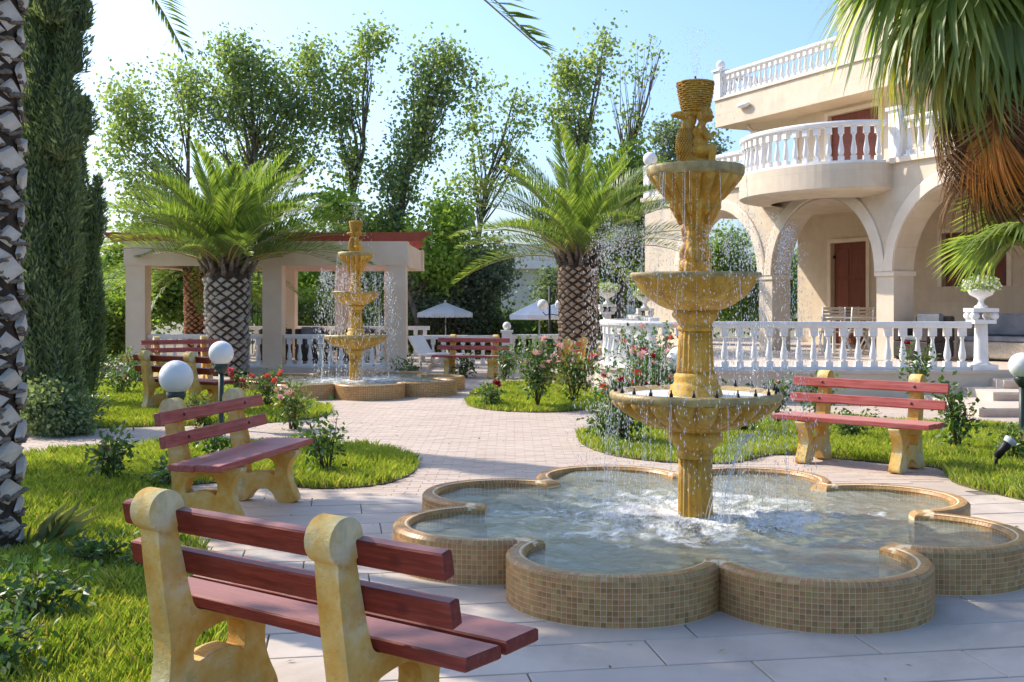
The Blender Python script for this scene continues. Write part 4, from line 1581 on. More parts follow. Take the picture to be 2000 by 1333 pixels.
WOOD = {k: (plank_mesh(.046, .088, k), plank_mesh(.185, .046, k)) for k in ('redwood', 'redwood_faded')}
BOLT = MB().lathe([(.013, 0), (.013, .004), (.008, .008)], 10).mesh('bolt', M['bolt'])


def bench(label, x, y, rot, ends=(-.46, .46), wood='redwood_faded'):
    RAIL, SEAT = WOOD[wood]
    t = thing('garden_bench', label, 'bench', (x, y, 0), rot, 'red plank garden benches round the fountains')
    for ex in ends:
        link('bench_end', BENCH_END, t, (ex, 0, 0))
    r = random.Random(int(x * 100) + 3)
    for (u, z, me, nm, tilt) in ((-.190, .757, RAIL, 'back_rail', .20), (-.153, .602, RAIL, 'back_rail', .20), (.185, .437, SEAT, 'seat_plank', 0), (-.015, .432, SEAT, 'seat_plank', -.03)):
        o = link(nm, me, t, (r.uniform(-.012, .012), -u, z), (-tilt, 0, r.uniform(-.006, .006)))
        if nm == 'back_rail':
            for ex in ends:
                link('bolt', BOLT, o, (ex, -.0225, 0), (pi / 2, 0, 0))
    return t


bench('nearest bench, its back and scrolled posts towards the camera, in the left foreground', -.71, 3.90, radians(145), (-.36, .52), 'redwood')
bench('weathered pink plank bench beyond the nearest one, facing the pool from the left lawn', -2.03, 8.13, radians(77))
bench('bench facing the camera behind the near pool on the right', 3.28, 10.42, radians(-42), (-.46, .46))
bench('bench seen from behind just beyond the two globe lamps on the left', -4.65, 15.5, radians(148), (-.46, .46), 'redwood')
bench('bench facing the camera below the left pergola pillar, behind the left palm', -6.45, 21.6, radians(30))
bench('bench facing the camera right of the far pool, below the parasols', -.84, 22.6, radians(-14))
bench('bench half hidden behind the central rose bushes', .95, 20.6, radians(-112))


# ================================================================== globe lamps and the spotlight
def globe_lamp(label, x, y, h, r=.15):
    t = thing('globe_lamp', label, 'lamp', (x, y, 0), 0, 'white globe bollard lamps')
    MB().lathe([(.075, 0), (.075, .02), (.04, .04), (.033, .08), (.033, h - r - .09)], 14).obj('post', M['lamp_post'], t)
    MB().lathe([(.033, h - r - .10), (.07, h - r - .05), (.085, h - r - .02), (.085, h - r + .02), (.06, h - r + .03)], 18).obj('collar', M['lamp_post'], t)
    MB().ball((0, 0, h), r, 32, 20).obj('globe', M['globe'], t)
    return t


globe_lamp('near white globe lamp behind the pink plank bench', -2.99, 9.8, .88)
globe_lamp('second white globe lamp standing in front of the left palm trunk', -3.54, 13.4, .925)
globe_lamp('white globe lamp cut by the right edge beside the terrace steps', 5.93, 12.8, .81)
globe_lamp('white globe lamp half hidden behind the near fountain column', 2.02, 13.3, .86)

t = thing('garden_spotlight', 'black spike spotlight with a clear glass head in the right lawn', 'spotlight', (4.42, 10.05, 0))
MB().lathe([(.006, -.02), (.016, .03), (.016, .10), (.022, .12)], 10).obj('spike', M['black'], t)
Mx = Matrix.Translation((0, 0, .13)) @ Matrix.Rotation(radians(40), 4, 'Y')
MB().lathe([(.018, 0), (.034, .01), (.036, .10), (.044, .13), (.044, .17)], 16, M=Mx).obj('housing', M['black'], t)
MB().lathe([(.046, .165), (.056, .19), (.058, .215), (.050, .22), (.0, .205)], 18, cap=False, M=Mx).obj('glass_head', M['lens'], t)

# ================================================================== pergola
PY, PYR = 24.75, 29.0
pg = thing('pergola', 'cream stone pergola with red timber rafters behind the far fountain', 'pergola', (-5.4, PY, 0))
for x, y in ((-8.4, PY), (-5.35, PY), (-2.58, PY), (-8.1, PYR), (-5.9, PYR), (-4.42, PYR), (-2.9, PYR - 2.0)):
    s_ = .215
    MB().box(x + 5.4 - s_, x + 5.4 + s_, y - PY - s_, y - PY + s_, 0, 2.36).obj('pillar', M['pergola_stone'], pg)
for y in (0, PYR - PY):
    MB().box(-8.65 + 5.4, -2.33 + 5.4, y - .235, y + .235, 2.36, 2.90).obj('beam', M['pergola_stone'], pg)
for x in (-8.4, -2.58):
    MB().box(x + 5.4 - .2, x + 5.4 + .2, .236, PYR - PY - .236, 2.36, 2.88).obj('side_beam', M['pergola_stone'], pg)
for k, y in enumerate(np.linspace(-.18, PYR - PY + .2, 9)):
    x0, x1 = (-9.15 + 5.4, -1.80 + 5.4) if k == 0 else (-8.7 + 5.4, -2.3 + 5.4)
    m_ = MB()
    m_.add([(x0, y - .05, 3.10), (x1, y - .05, 3.10), (x1 - .25, y - .05, 2.901), (x0 + .25, y - .05, 2.901), (x0, y + .05, 3.10), (x1, y + .05, 3.10), (x1 - .25, y + .05, 2.901), (x0 + .25, y + .05, 2.901)],
           [(0, 1, 2, 3), (7, 6, 5, 4), (0, 4, 5, 1), (1, 5, 6, 2), (2, 6, 7, 3), (3, 7, 4, 0)])
    m_.obj('rafter', M['pergola_red'], pg)
tag(MB().box(-9, -1.9, 24.2, 29.5, -.05, .10).obj('pergola_floor', M['terrace_floor']), kind='structure')
balustrade('white balustrade between the middle and right front pillars of the pergola', [(-5.12, PY), (-2.80, PY)], .10, .235, .72)
balustrade('white balustrade between the left and middle front pillars of the pergola', [(-8.17, PY), (-5.58, PY)], .10, .235, .72)
balustrade('white balustrade at the back of the pergola', [(-8.7, 29.4), (-2.2, 29.4)], .10, .25, .80)
balustrade('white balustrade right of the pergola behind the far bench', [(-2.3, 27.0), (-.35, 27.0)], -.02, .235, .75)
balustrade('white balustrade below the parasols left of the right palm', [(-.1, 26.0), (1.65, 26.0)], -.02, .235, .80, None, [(-.12, 25.98)])


def armchair(label, x, y, z, rot, m_, w_=.75, cat='armchair', cush=None, grp='rattan seats'):
    t = thing('rattan_armchair', label, cat, (x, y, z), rot, grp)
    MB().box(-w_ / 2, w_ / 2, -.36, .36, .05, .34, bev=.02).obj('seat_base', m_, t)
    MB().box(-w_ / 2, w_ / 2, .25, .38, .34, .80, bev=.02).obj('backrest', m_, t)
    for sx in (-1, 1):
        MB().box(sx * w_ / 2 - (.12 if sx > 0 else 0), sx * w_ / 2 + (.12 if sx < 0 else 0), -.36, .25, .341, .60, bev=.02).obj('armrest', m_, t)
        for sy in (-.3, .3):
            MB().box(sx * (w_ / 2 - .06) - .025, sx * (w_ / 2 - .06) + .025, sy - .025, sy + .025, 0, .051).obj('foot', M['black'], t)
    MB().box(-w_ / 2 + .13, w_ / 2 - .13, -.34, .24, .342, .44, bev=.03).obj('seat_cushion', cush or M['cushion'], t)
    MB().box(-w_ / 2 + .13, w_ / 2 - .13, .12, .245, .445, .85, bev=.03).obj('back_cushion', cush or M['cushion'], t)
    return t


armchair('dark rattan armchair behind the pergola balustrade, left one', -5.0 + .25, 26.3, .10, radians(20), M['rattan_dark'])
armchair('dark rattan armchair behind the pergola balustrade, right one', -4.75 + 1.0, 26.6, .10, radians(-10), M['rattan_dark'])
armchair('dark rattan armchair under the pergola behind the left palm', -5.75, 26.9, .10, radians(190), M['rattan_dark'])
armchair('dark rattan armchair on the terrace left of the window shutters', 7.55, 20.2, ZT, radians(-60), M['rattan_dark'])
armchair('grey beige rattan sofa on the terrace beside the flower urn', 9.0, 19.6, ZT, radians(-50), M['rattan_light'], 1.9, 'sofa')
t = thing('low_table', 'low dark rattan table under the pergola', 'table', (-4.2, 25.6, .10))
MB().box(-.4, .4, -.3, .3, .34, .40, bev=.01).obj('table_top', M['rattan_dark'], t)
for sx in (-.33, .33):
    for sy in (-.23, .23): MB().box(sx - .03, sx + .03, sy - .03, sy + .03, 0, .341).obj('leg', M['rattan_dark'], t)


def slat_chair(label, x, y, z, rot):
    t = thing('folding_chair', label, 'chair', (x, y, z), rot, 'slatted folding chairs at the porch table')
    MB().box(-.22, .22, -.22, .2, .43, .455).obj('seat', M['teak'], t)
    for sx in (-.22, .22):
        MB().tube([(sx, -.25, 0), (sx, .22, .5), (sx, .30, .95)], .018, 6).obj('back_leg', M['white'], t)
        MB().tube([(sx, .28, 0), (sx, -.18, .45)], .018, 6).obj('leg', M['white'], t)
    for i in range(6):
        z_ = .54 + i * .072
        MB().box(-.21, .21, .225 + (z_ - .5) * .17 - .01, .235 + (z_ - .5) * .17, z_, z_ + .05).obj('slat', M['teak'], t)
    return t


slat_chair('slatted folding chair in front of the brown door, left one', 6.55, 22.6, ZT, radians(175))
slat_chair('slatted folding chair in front of the brown door, right one', 7.02, 22.4, ZT, radians(185))
slat_chair('slatted folding chair at the far side of the porch table', 7.55, 24.2, ZT, radians(10))
t = thing('dining_table', 'white table on the porch beside the folding chairs', 'table', (7.3, 23.3, ZT))
MB().box(-.65, .65, -.4, .4, .70, .74, bev=.005).obj('table_top', M['white'], t)
for sx in (-.58, .58):
    for sy in (-.33, .33): MB().box(sx - .03, sx + .03, sy - .03, sy + .03, 0, .701).obj('leg', M['white'], t)


def parasol(label, x, y, zb, ze, zt, hw):
    t = thing('parasol', label, 'parasol', (x, y, zb), 0, 'white parasols by the lower terrace')
    m_ = MB()
    n = 8
    ring = [(hw * cos(2 * pi * (i + .5) / n), hw * sin(2 * pi * (i + .5) / n), ze - zb) for i in range(n)]
    low = [(a * 1.0, b * 1.0, c - .13) for a, b, c in ring]
    m_.add([(0, 0, zt - zb)] + ring + low, [(0, i + 1, (i + 1) % n + 1) for i in range(n)] + [(i + 1, (i + 1) % n + 1, n + (i + 1) % n + 1, n + i + 1) for i in range(n)])
    m_.obj('canopy', M['canvas'], t)
    MB().lathe([(.028, 0), (.028, zt - zb + .06)], 10).obj('pole', M['white'], t)
    for i in range(n):
        a = ring[i]
        MB().tube([(0, 0, zt - zb - .03), (a[0] * .98, a[1] * .98, a[2] - .02)], .01, 5).obj('rib', M['teak'], t)
    MB().box(-.25, .25, -.25, .25, 0, .06).obj('base', M['white'], t)
    return t


parasol('left white parasol right of the pergola', -2.0, 33.0, -.95, 1.22, 1.54, .88)
parasol('larger white parasol partly behind the right palm trunk', .78, 31.5, -.95, 1.18, 1.60, .92)
parasol('white parasol behind the right palm trunk, farther back', 1.5, 34, -.95, 1.20, 1.58, .9)
# far lamp standard with two globes
t = thing('lamp_standard', 'black lamp standard with white globes in front of the parasols', 'street lamp', (.93, 27.2, 0))
MB().lathe([(.08, 0), (.05, .1), (.03, .3), (.025, 1.9)], 10).tube([(-.0, 0, 1.25), (-.1, 0, 1.22), (-.17, 0, 1.30)], .012, 6).tube([(0, 0, 1.25), (.2, 0, 1.22), (.27, 0, 1.30)], .012, 6).obj('post', M['iron'], t)
for x in (-.17, .27): MB().ball((x, 0, 1.48), .135, 20, 12).obj('globe', M['globe'], t)
# lounger seen beside the far bench
t = thing('sun_lounger', 'white sun lounger behind the left end of the far bench', 'lounger', (-1.85, 26.3, 0), radians(60))
MB().box(-.3, .3, -.9, .3, .28, .33).obj('bed', M['canvas'], t)
Mx = Matrix.Translation((0, .3, .30)) @ Matrix.Rotation(radians(55), 4, 'X')
MB().box(-.3, .3, 0, .5, 0, .05, M=Mx).obj('backrest', M['canvas'], t)
for sx in (-.25, .25):
    for sy in (-.8, .25): MB().box(sx - .02, sx + .02, sy - .02, sy + .02, 0, .281).obj('leg', M['white'], t)


def fence(label, x0, x1, y, z0, h):
    t = thing('iron_fence', label, 'fence', (x0, y, z0))
    L = x1 - x0
    for z in (.12, h - .15): MB().box(0, L, -.015, .015, z, z + .03).obj('rail', M['iron'], t)
    bar = MB().lathe([(.011, 0), (.011, h), (.018, h + .02), (.0, h + .09)], 6).mesh('bar', M['iron'])
    n = int(L / .14)
    for i in range(n + 1): link('bar', bar, t, (i * L / n, 0, 0))


fence('black iron fence behind the left bay of the pergola', -9.0, -6.0, 30.3, -.3, 1.7)
fence('black iron fence right of the pergola below the left parasol', -3.4, -1.2, 31.6, -.95, 2.0)

# far pale building between the trees
fb = thing('far_building', 'pale green flat roofed building glimpsed between the far trees', 'building', (1.0, 50, -.95))
MB().box(-1.5, 4.5, 0, 8, 0, 5.0).obj('wall', M['far_wall'], fb)
MB().box(-1.8, 4.8, -.4, 8.2, 4.0, 4.35).obj('roof_ledge', M['white'], fb)
MB().box(-1.8, 4.8, -.4, -.25, 5.001, 5.1).obj('parapet_rail', M['white'], fb)
for i in range(34):
    x = -1.75 + i * .19
    MB().box(x, x + .07, -.36, -.29, 4.35, 5.001).obj('parapet_post', M['white'], fb)
for x in (.35, 2.4):
    f_ = MB().box(x, x + 1.0, -.06, .02, 2.0, 3.5).obj('window', M['white'], fb)
    MB().box(x + .08, x + .92, -.075, -.055, 2.1, 3.4).obj('pane', M['glass_dark'], f_)

# ================================================================== date palms
def frond_mesh(L, droop, n, mat, seed, lw=.032, ll=.52):
    r = np.random.default_rng(seed)
    def cur(t): return np.stack([L * (t - .10 * droop * t ** 3), np.zeros_like(t), -L * droop * (.10 * t + .55 * t ** 2.2)], -1)
    t = np.repeat(np.linspace(.17, 1.0, n), 2)
    side = np.tile([1, -1], n).astype(float)
    t = np.clip(t + r.normal(size=2 * n) * .004, .15, 1)
    c = cur(t)
    tan = unit(cur(t + .01) - cur(t - .01))
    lat = np.zeros_like(tan)
    lat[:, 1] = side
    up = np.cross(tan, np.array([0, 1, 0]))
    up *= np.sign(up[:, 2:3] + 1e-9)
    fwd = 1.0 + .9 * t ** 2
    d = lat * 1.0 + tan * fwd[:, None] + up * (.72 + r.normal(size=2 * n) * .12)[:, None] - np.array([0, 0, .10])
    ln = ll * np.sin(pi * np.clip(t * .86 + .12, 0, 1)) ** .7 * r.uniform(.88, 1.1, 2 * n) + .06
    K = kites(c, d, up, ln, np.full(2 * n, lw))
    me = MB()
    tt = np.linspace(0, 1, 9)
    me.tube([tuple(p) for p in cur(tt)], list(np.interp(tt, [0, .15, 1], [.045, .022, .004]) * (L / 3)), 5)
    base = len(me.v)
    verts = list(me.v) + [tuple(p) for p in K.reshape(-1, 3)]
    faces = list(me.f) + [tuple(base + 4 * i + j for j in range(4)) for i in range(len(K))]
    m2 = bpy.data.meshes.new('frond')
    m2.from_pydata(verts, [], faces)
    m2.materials.append(mat)
    m2.materials.append(M['rachis'])
    mi = [1] * len(me.f) + [0] * len(K)
    m2.polygons.foreach_set('material_index', mi)
    m2.update()
    return m2


FROND_SET = {}


def date_palm(label, x, y, zb, trunk_h, r0, r1, nf, L, scar, seed, rows=None, nc=13, elmin=-28, fr_scale=(.85, 1.05), extra=(), stubs=False, back=None):
    t = thing('date_palm', label, 'palm tree', (x, y, zb))
    r = random.Random(seed)
    cm = MB()
    pr = []
    for i in range(15):
        u = i / 14
        rad = r0 + (r1 - r0) * u
        if u > .93: rad *= .85
        pr.append((rad * (1.12 if i == 0 else 1), trunk_h * u))
    pr += [(r1 * .45, trunk_h + .18)]
    trunk = cm.lathe(pr, 28).obj('trunk', M['palm_core'], t)
    circ = 2 * pi * (r0 + r1) / 2
    wv = circ / nc
    rh = wv * .36
    nr = int((trunk_h - .15) / rh)
    w_, h_ = wv * .40, rh * .80
    # leaf scar: a raised lozenge
    sm = MB()
    prj = r0 * .085
    pts = [(0, 0, -h_), (w_, 0, 0), (0, 0, h_), (-w_, 0, 0), (0, -prj * .35, -h_ * .85), (w_ * .85, -prj * .7, 0), (0, -prj * 1.0, h_ * .82), (-w_ * .85, -prj * .7, 0), (0, -prj * .95, h_ * .05)]
    sm.add(pts, [(0, 1, 5, 4), (1, 2, 6, 5), (2, 3, 7, 6), (3, 0, 4, 7), (4, 5, 8), (5, 6, 8), (6, 7, 8), (7, 4, 8)])
    sme = sm.mesh('leaf_scar', scar)
    if stubs:
        q_ = MB()
        for i_ in range(7):
            u_ = -1 + 2 * i_ / 6
            q_.ball((u_ * w_ * .85, -prj * .55, abs(u_) * h_ * .42 + r.uniform(-.012, .012)), (w_ * .24, prj * .8, h_ * r.uniform(.10, .20)), 7, 5)
        stub_me = q_.mesh('leaf_stub', M['leaf_stub'])
    k = 0
    for j in range(nr):
        z = .08 + j * rh
        u = z / trunk_h
        rad = r0 + (r1 - r0) * u
        for c in range(nc):
            a = 2 * pi * (c + .5 * (j % 2)) / nc + .13 * seed
            # only the half of the trunk that can be seen from the garden
            if sin(a) > .55: continue
            if k >= 300: continue
            k += 1
            s_ = r.uniform(.84, 1.10)
            z_ = z + r.uniform(-.16, .16) * h_
            a_ = a + r.uniform(-.05, .05)
            if stubs:
                s_ = r.uniform(.85, 1.2)
                link('leaf_stub', stub_me, trunk, (rad * cos(a), rad * sin(a), z - h_ * r.uniform(.55, .8)), (r.uniform(-.15, .15), r.uniform(-.25, .25), a + pi / 2), (r.uniform(.8, 1.2), r.uniform(.7, 1.4), r.uniform(.7, 1.3)))
                k += 1
            link('leaf_scar', sme, trunk, (rad * .985 * cos(a_), rad * .985 * sin(a_), z_), (r.uniform(-.16, .10), r.uniform(-.16, .16), a_ + pi / 2), (s_ * r.uniform(.9, 1.06), r.uniform(.5, 2.1), s_ * r.uniform(.82, 1.08)))
    # old leaf bases below the crown
    bm_ = MB()
    for i in range(26):
        a = i * 2.4
        z = trunk_h - .05 + .012 * i
        rad = r1 * .92 - .006 * i
        bm_.tube([(rad * cos(a), rad * sin(a), z - .12), ((rad + .10) * cos(a), (rad + .10) * sin(a), z + .03), ((rad + .22) * cos(a), (rad + .22) * sin(a), z + .24)], [.06, .05, .02], 5)
    bm_.obj('leaf_bases', M['leaf_stub'], t, kind='stuff')
    if L not in FROND_SET:
        FROND_SET[L] = [frond_mesh(L, d, 74, M['frond'] if i < 3 else M['frond_old'], 40 + i) for i, d in enumerate((.32, .58, .85, 1.0))]
    FS = FROND_SET[L]
    for i in range(nf):
        q = i / (nf - 1)
        el = radians(84 - (84 - elmin) * q ** .85 + r.uniform(-5, 5))
        az = i * 2.39996 + r.uniform(-.15, .15)
        if back and sin(az) > -.15: el = max(el, radians(back + r.uniform(0, 20)))
        if el > radians(60): me = FS[0] if i % 2 else FS[1]
        elif el > radians(25): me = FS[1] if i % 3 else FS[2]
        elif el > radians(0): me = FS[2] if i % 4 else FS[3]
        else: me = FS[2]
        s_ = r.uniform(*fr_scale) * (.82 if q < .15 else 1)
        o = link('frond', me, t, (.10 * cos(az), .10 * sin(az), trunk_h + .22 - .25 * q), None, (s_, s_, s_))
        o.rotation_euler = (Matrix.Rotation(az, 3, 'Z') @ Matrix.Rotation(-el, 3, 'Y') @ Matrix.Rotation(r.uniform(-.25, .25), 3, 'X')).to_euler()
    for (az, el, k_, s_) in extra:
        o = link('frond', FS[k_], t, (.1 * cos(az), .1 * sin(az), trunk_h + .1), None, (s_, s_, s_))
        o.rotation_euler = (Matrix.Rotation(az, 3, 'Z') @ Matrix.Rotation(-el, 3, 'Y')).to_euler()
    return t


date_palm('bushy date palm with grey diamond scarred trunk before the pergola', -6.05, 23.4, 0, 2.25, .42, .47, 72, 2.7, M['scar_grey'], 3, elmin=27, nc=11)
date_palm('arching date palm with brown scaly trunk left of the villa', 1.45, 24.2, 0, 2.45, .40, .42, 46, 2.85, M['scar_tan'], 5, elmin=24, nc=11)
date_palm('reddish date palm trunk standing inside the pergola', -7.75, 27.3, .1, 2.3, .34, .36, 30, 2.6, M['scar_red'], 8, elmin=-10, nc=12)
# the near palm: pale trunk at the left edge, its crown above the picture
date_palm('tall pale palm trunk cut by the left edge of the picture', -3.31, 6.7, 0, 4.15, .285, .30, 70, 3.1, M['scar_pale'], 2, nc=6, elmin=24, stubs=True, back=48, extra=((radians(77.7), radians(22), 3, .76), (radians(21.7), radians(23), 3, 1.1)))




# ================================================================== fan palm at the right
def fan_leaf(mat, seed, blade=1.05, pet=1.0, nseg=46, hang=.55, spread=118, wob=.05, thin=1.0):
    r = np.random.default_rng(seed)
    verts, faces = [], []
    m_ = MB()
    m_.tube([(0, 0, 0), (pet * .5, 0, .03), (pet, 0, -.03)], [.022, .017, .012], 5)
    verts, faces = list(m_.v), list(m_.f)
    mi = [1] * len(faces)
    o = Vector((pet, 0, -.03))
    for i in range(nseg):
        a = radians(-spread + 2 * spread * i / (nseg - 1)) + r.normal() * .01
        ln = blade * (.72 + .28 * cos(a * .6)) * r.uniform(.92, 1.06)
        dirv = Vector((cos(a), sin(a), 0))
        sd = Vector((-sin(a), cos(a), 0))
        hw = ln * radians(2 * spread / nseg) * .5
        droop = hang * r.uniform(.7, 1.4)
        pts = []
        for (t, wf) in ((0.02, .05), (.3, .3), (.55, .5), (.78, .24), (1.0, .0)):
            dz = -max(0, t - .35) ** 1.6 * droop * 1.9 * ln + .02 * ((i % 2) * 2 - 1) * t * wob * 4
            shr = 1 - .25 * max(0, t - .5) * droop
            p = o + dirv * ln * t * shr + Vector((0, 0, dz - .12 * abs(sin(a)) * t))
            wid = hw * wf * 2.0 * thin
            pts.append((p, wid))
        b = len(verts)
        for (p, wid) in pts:
            verts += [tuple(p - sd * wid), tuple(p + Vector((0, 0, -wid * .35))), tuple(p + sd * wid)]
        for k in range(len(pts) - 1):
            for q in (0, 1):
                faces.append((b + 3 * k + q, b + 3 * k + q + 1, b + 3 * k + q + 4, b + 3 * k + q + 3))
                mi.append(0)
    me = bpy.data.meshes.new('fan_leaf')
    me.from_pydata(verts, [], faces)
    me.materials.append(mat)
    me.materials.append(M['rachis'])
    me.polygons.foreach_set('material_index', mi)
    me.update()
    return me


FX, FY = 4.72, 9.3
fp = thing('fan_palm', 'fan palm hanging into the upper right corner with a skirt of dead leaves', 'palm tree', (FX, FY, 0))
MB().tube([(0, 0, 0), (.03, .02, 1.5), (0, 0, 3.2), (-.02, 0, 4.5)], [.24, .20, .19, .21], 18).obj('trunk', M['bark'], fp)
FAN = [fan_leaf(M['fan'], 1, nseg=64), fan_leaf(M['fan'], 2, hang=.7, nseg=64), fan_leaf(M['fan_yellow'], 3, hang=.7, nseg=64), fan_leaf(M['fan'], 4, hang=.35, nseg=64)]
DEAD = [fan_leaf(M['fan_dead'], 5, hang=.5, spread=60, pet=.55, wob=.3, thin=.5), fan_leaf(M['fan_orange'], 6, hang=.3, spread=30, pet=.6, thin=.8), fan_leaf(M['fan_dead'], 7, hang=.4, spread=46, pet=.6, wob=.3, thin=.5)]


def put_leaf(me, az, el, z, s_, roll=0.0, rad=.12, nm='fan_leaf'):
    o = link(nm, me, fp, (rad * cos(az), rad * sin(az), z), None, (s_, s_, s_))
    o.rotation_euler = (Matrix.Rotation(az, 3, 'Z') @ Matrix.Rotation(-el, 3, 'Y') @ Matrix.Rotation(roll, 3, 'X')).to_euler()


rr = random.Random(4)
for i in range(24):
    q = i / 23
    put_leaf(FAN[i % 4 if q > .5 else (0, 3)[i % 2]], i * 2.39996 + .4, radians(75 - 85 * q), 4.95 - .2 * q, rr.uniform(.85, 1.05), rr.uniform(-.3, .3))
for (az, el, z, k, s_) in ((184, -6, 4.55, 1, 1.1), (200, -18, 4.5, 0, 1.05), (215, -26, 4.5, 1, 1.0), (172, -22, 4.5, 2, 1.0), (232, -34, 4.5, 1, .95), (195, -32, 4.45, 2, 1.0), (250, -28, 4.5, 0, .95), (178, 8, 4.6, 3, 1.15), (206, 2, 4.6, 0, 1.15), (222, -42, 4.5, 2, .85), (240, -12, 4.6, 3, 1.05), (208, -40, 4.45, 0, .9), (186, -38, 4.45, 1, .9), (260, -5, 4.6, 0, 1.0)):
    put_leaf(FAN[k], radians(az), radians(el), z, s_, rr.uniform(-.25, .25))
for i in range(30):
    put_leaf(DEAD[0 if i % 2 else 2], radians(185 + 60 * (i / 29) + rr.uniform(-8, 8)), radians(-82 + rr.uniform(-5, 6)), 3.5 + rr.uniform(-.35, .2), rr.uniform(.65, .85), rr.uniform(-.6, .6), rr.uniform(.5, 1.05), 'dead_leaf')
for (az, z, rd) in ((211, 3.55, 1.13), (215, 3.5, 1.13)):
    put_leaf(DEAD[1], radians(az), radians(-86), z, .78, rr.uniform(-.3, .3), rd, 'dead_leaf')
for (az, el, z, k, s_) in ((196, -44, 4.35, 2, .95), (212, -50, 4.35, 2, .9), (226, -54, 4.3, 1, .9), (204, -56, 4.3, 1, .85), (184, -46, 4.35, 2, .9), (240, -52, 4.3, 2, .85)):
    put_leaf(FAN[k], radians(az), radians(el), z, s_, rr.uniform(-.25, .25))
for (az, el, z, k, s_) in ((185, 12, 1.95, 3, .55), (215, 22, 1.9, 0, .58), (250, 30, 1.85, 3, .55), (200, 45, 1.95, 0, .52)):
    put_leaf(FAN[k], radians(az), radians(el), z, s_, rr.uniform(-.3, .3))


# ================================================================== cypresses
def cypress(label, x, y, plumes, seed, dens=1.0):
    """plumes: (px, py_top, py_bottom, radius_px) of each upright plume, as seen at this depth"""
    t = thing('cypress', label, 'cypress', (x, y, 0))
    r = np.random.default_rng(seed)
    K, core, top = [], MB(), 0
    full = []
    for (px, pt, pb, rp) in plumes:
        full.append((px, pt, pb, rp))
        for k in range(max(2, int((pb - pt) / 95))):
            yc = r.uniform(max(pt, -120), pb - 30)
            hh = r.uniform(45, 90)
            full.append((px + r.choice((-1, 1)) * rp * r.uniform(.45, .95), yc - hh, yc + hh * .6, rp * r.uniform(.35, .6)))
    for (px, pt, pb, rp) in full:
        c0, c1, R = P(px, pb, y), P(px, pt, y), rp / F * y
        dx, dy, z0, z1 = c0.x - x, r.normal() * R * .5, max(c0.z, 0), c1.z
        h = z1 - z0
        top = max(top, z1)
        n = int(dens * 4200 * R * h / .9) + 350
        ph = r.uniform(0, 6, 6)
        def prof(u): return R * np.clip(u / .16, .08, 1) ** .6 * np.clip(1 - (np.maximum(u - .45, 0) / .56) ** 1.9, .02, 1)
        def lump(a, u): return 1 + .14 * np.sin(3 * a + ph[0] + 3 * h * u) + .12 * np.sin(5 * a - ph[1] - 5 * h * u) + .13 * np.sin(7 * h * u + ph[2] + 2 * a)
        u = r.uniform(0, 1, n)
        a = r.uniform(0, 2 * pi, n)
        rad = prof(u) * lump(a, u) * r.uniform(.7, 1.12, n)
        c = np.stack([dx + rad * np.cos(a), dy + rad * np.sin(a), z0 + u * h], 1)
        d = np.stack([np.cos(a) * .7, np.sin(a) * .7, np.full(n, 1.0)], 1) + r.normal(size=(n, 3)) * .4
        K.append(kites(c, d, np.stack([np.cos(a), np.sin(a), np.zeros(n)], 1) + r.normal(size=(n, 3)) * .6, r.uniform(.05, .13, n), r.uniform(.014, .034, n)))
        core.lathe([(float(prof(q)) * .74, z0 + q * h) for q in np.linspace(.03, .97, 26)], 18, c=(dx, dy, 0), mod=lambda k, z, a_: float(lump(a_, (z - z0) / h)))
    MB().tube([(0, 0, 0), (.02, 0, top * .5), (0, .02, top * .9)], [.14, .09, .02], 10).obj('trunk', M['bark'], t)
    cr = link('crown', np_mesh('crown', np.concatenate(K), 4, M['cypress_leaf']), t, kind='stuff')
    core.obj('light_block_core', M['dark_core'], cr)  # solid dark core added to block light through the cypress
    return t


cypress('tall dark cypress right of the pale palm trunk', -5.72, 13.4, [(82, -330, 830, 52), (132, 15, 150, 30), (138, 140, 320, 34), (120, -200, 60, 35), (60, 60, 640, 48), (108, 200, 600, 38), (100, 480, 850, 40), (62, 480, 860, 42), (120, 690, 850, 30)], 21)
cypress('shorter slim cypress behind the tall one, beside the hedge', -6.52, 16.6, [(152, 290, 790, 30), (172, 385, 760, 22), (135, 330, 795, 30), (182, 470, 690, 14), (165, 560, 790, 28)], 22)
cypress('cypress at the left edge behind the pale palm trunk', -6.75, 14.2, [(-20, -300, 820, 50), (20, 0, 830, 40), (-60, -100, 830, 50)], 23, .7)


# ================================================================== leafy trees, hedges and shrubs
def leaf_cloud(ells, clumps, per, size, r, spread=.30):
    """leaves in clumps spread through a set of ellipsoids (centre, radii)"""
    C, D = [], []
    vol = np.array([e[1][0] * e[1][1] * e[1][2] for e in ells]) ** .75
    vol = vol / vol.sum()
    cents = []
    for e, v in zip(ells, vol):
        n = max(3, int(clumps * v))
        d = unit(r.normal(size=(n, 3)))
        q = d * (r.uniform(0, 1, (n, 1)) ** .45) * np.array(e[1]) + np.array(e[0])
        cents.append(q)
    cents = np.concatenate(cents)
    k = len(cents)
    sp = spread * r.uniform(.5, 1.25, (k, 1, 1))
    P_ = cents[:, None, :] + r.normal(size=(k, per, 3)) * sp * np.array([1, 1, .85])
    P_ = P_.reshape(-1, 3)
    n = len(P_)
    d = r.normal(size=(n, 3)) + np.array([0, 0, -.25])
    nr = r.normal(size=(n, 3)) + np.array([0, 0, .8])
    s = size * r.uniform(.65, 1.3, n)
    return kites(P_, d, nr, s, s * .78), cents


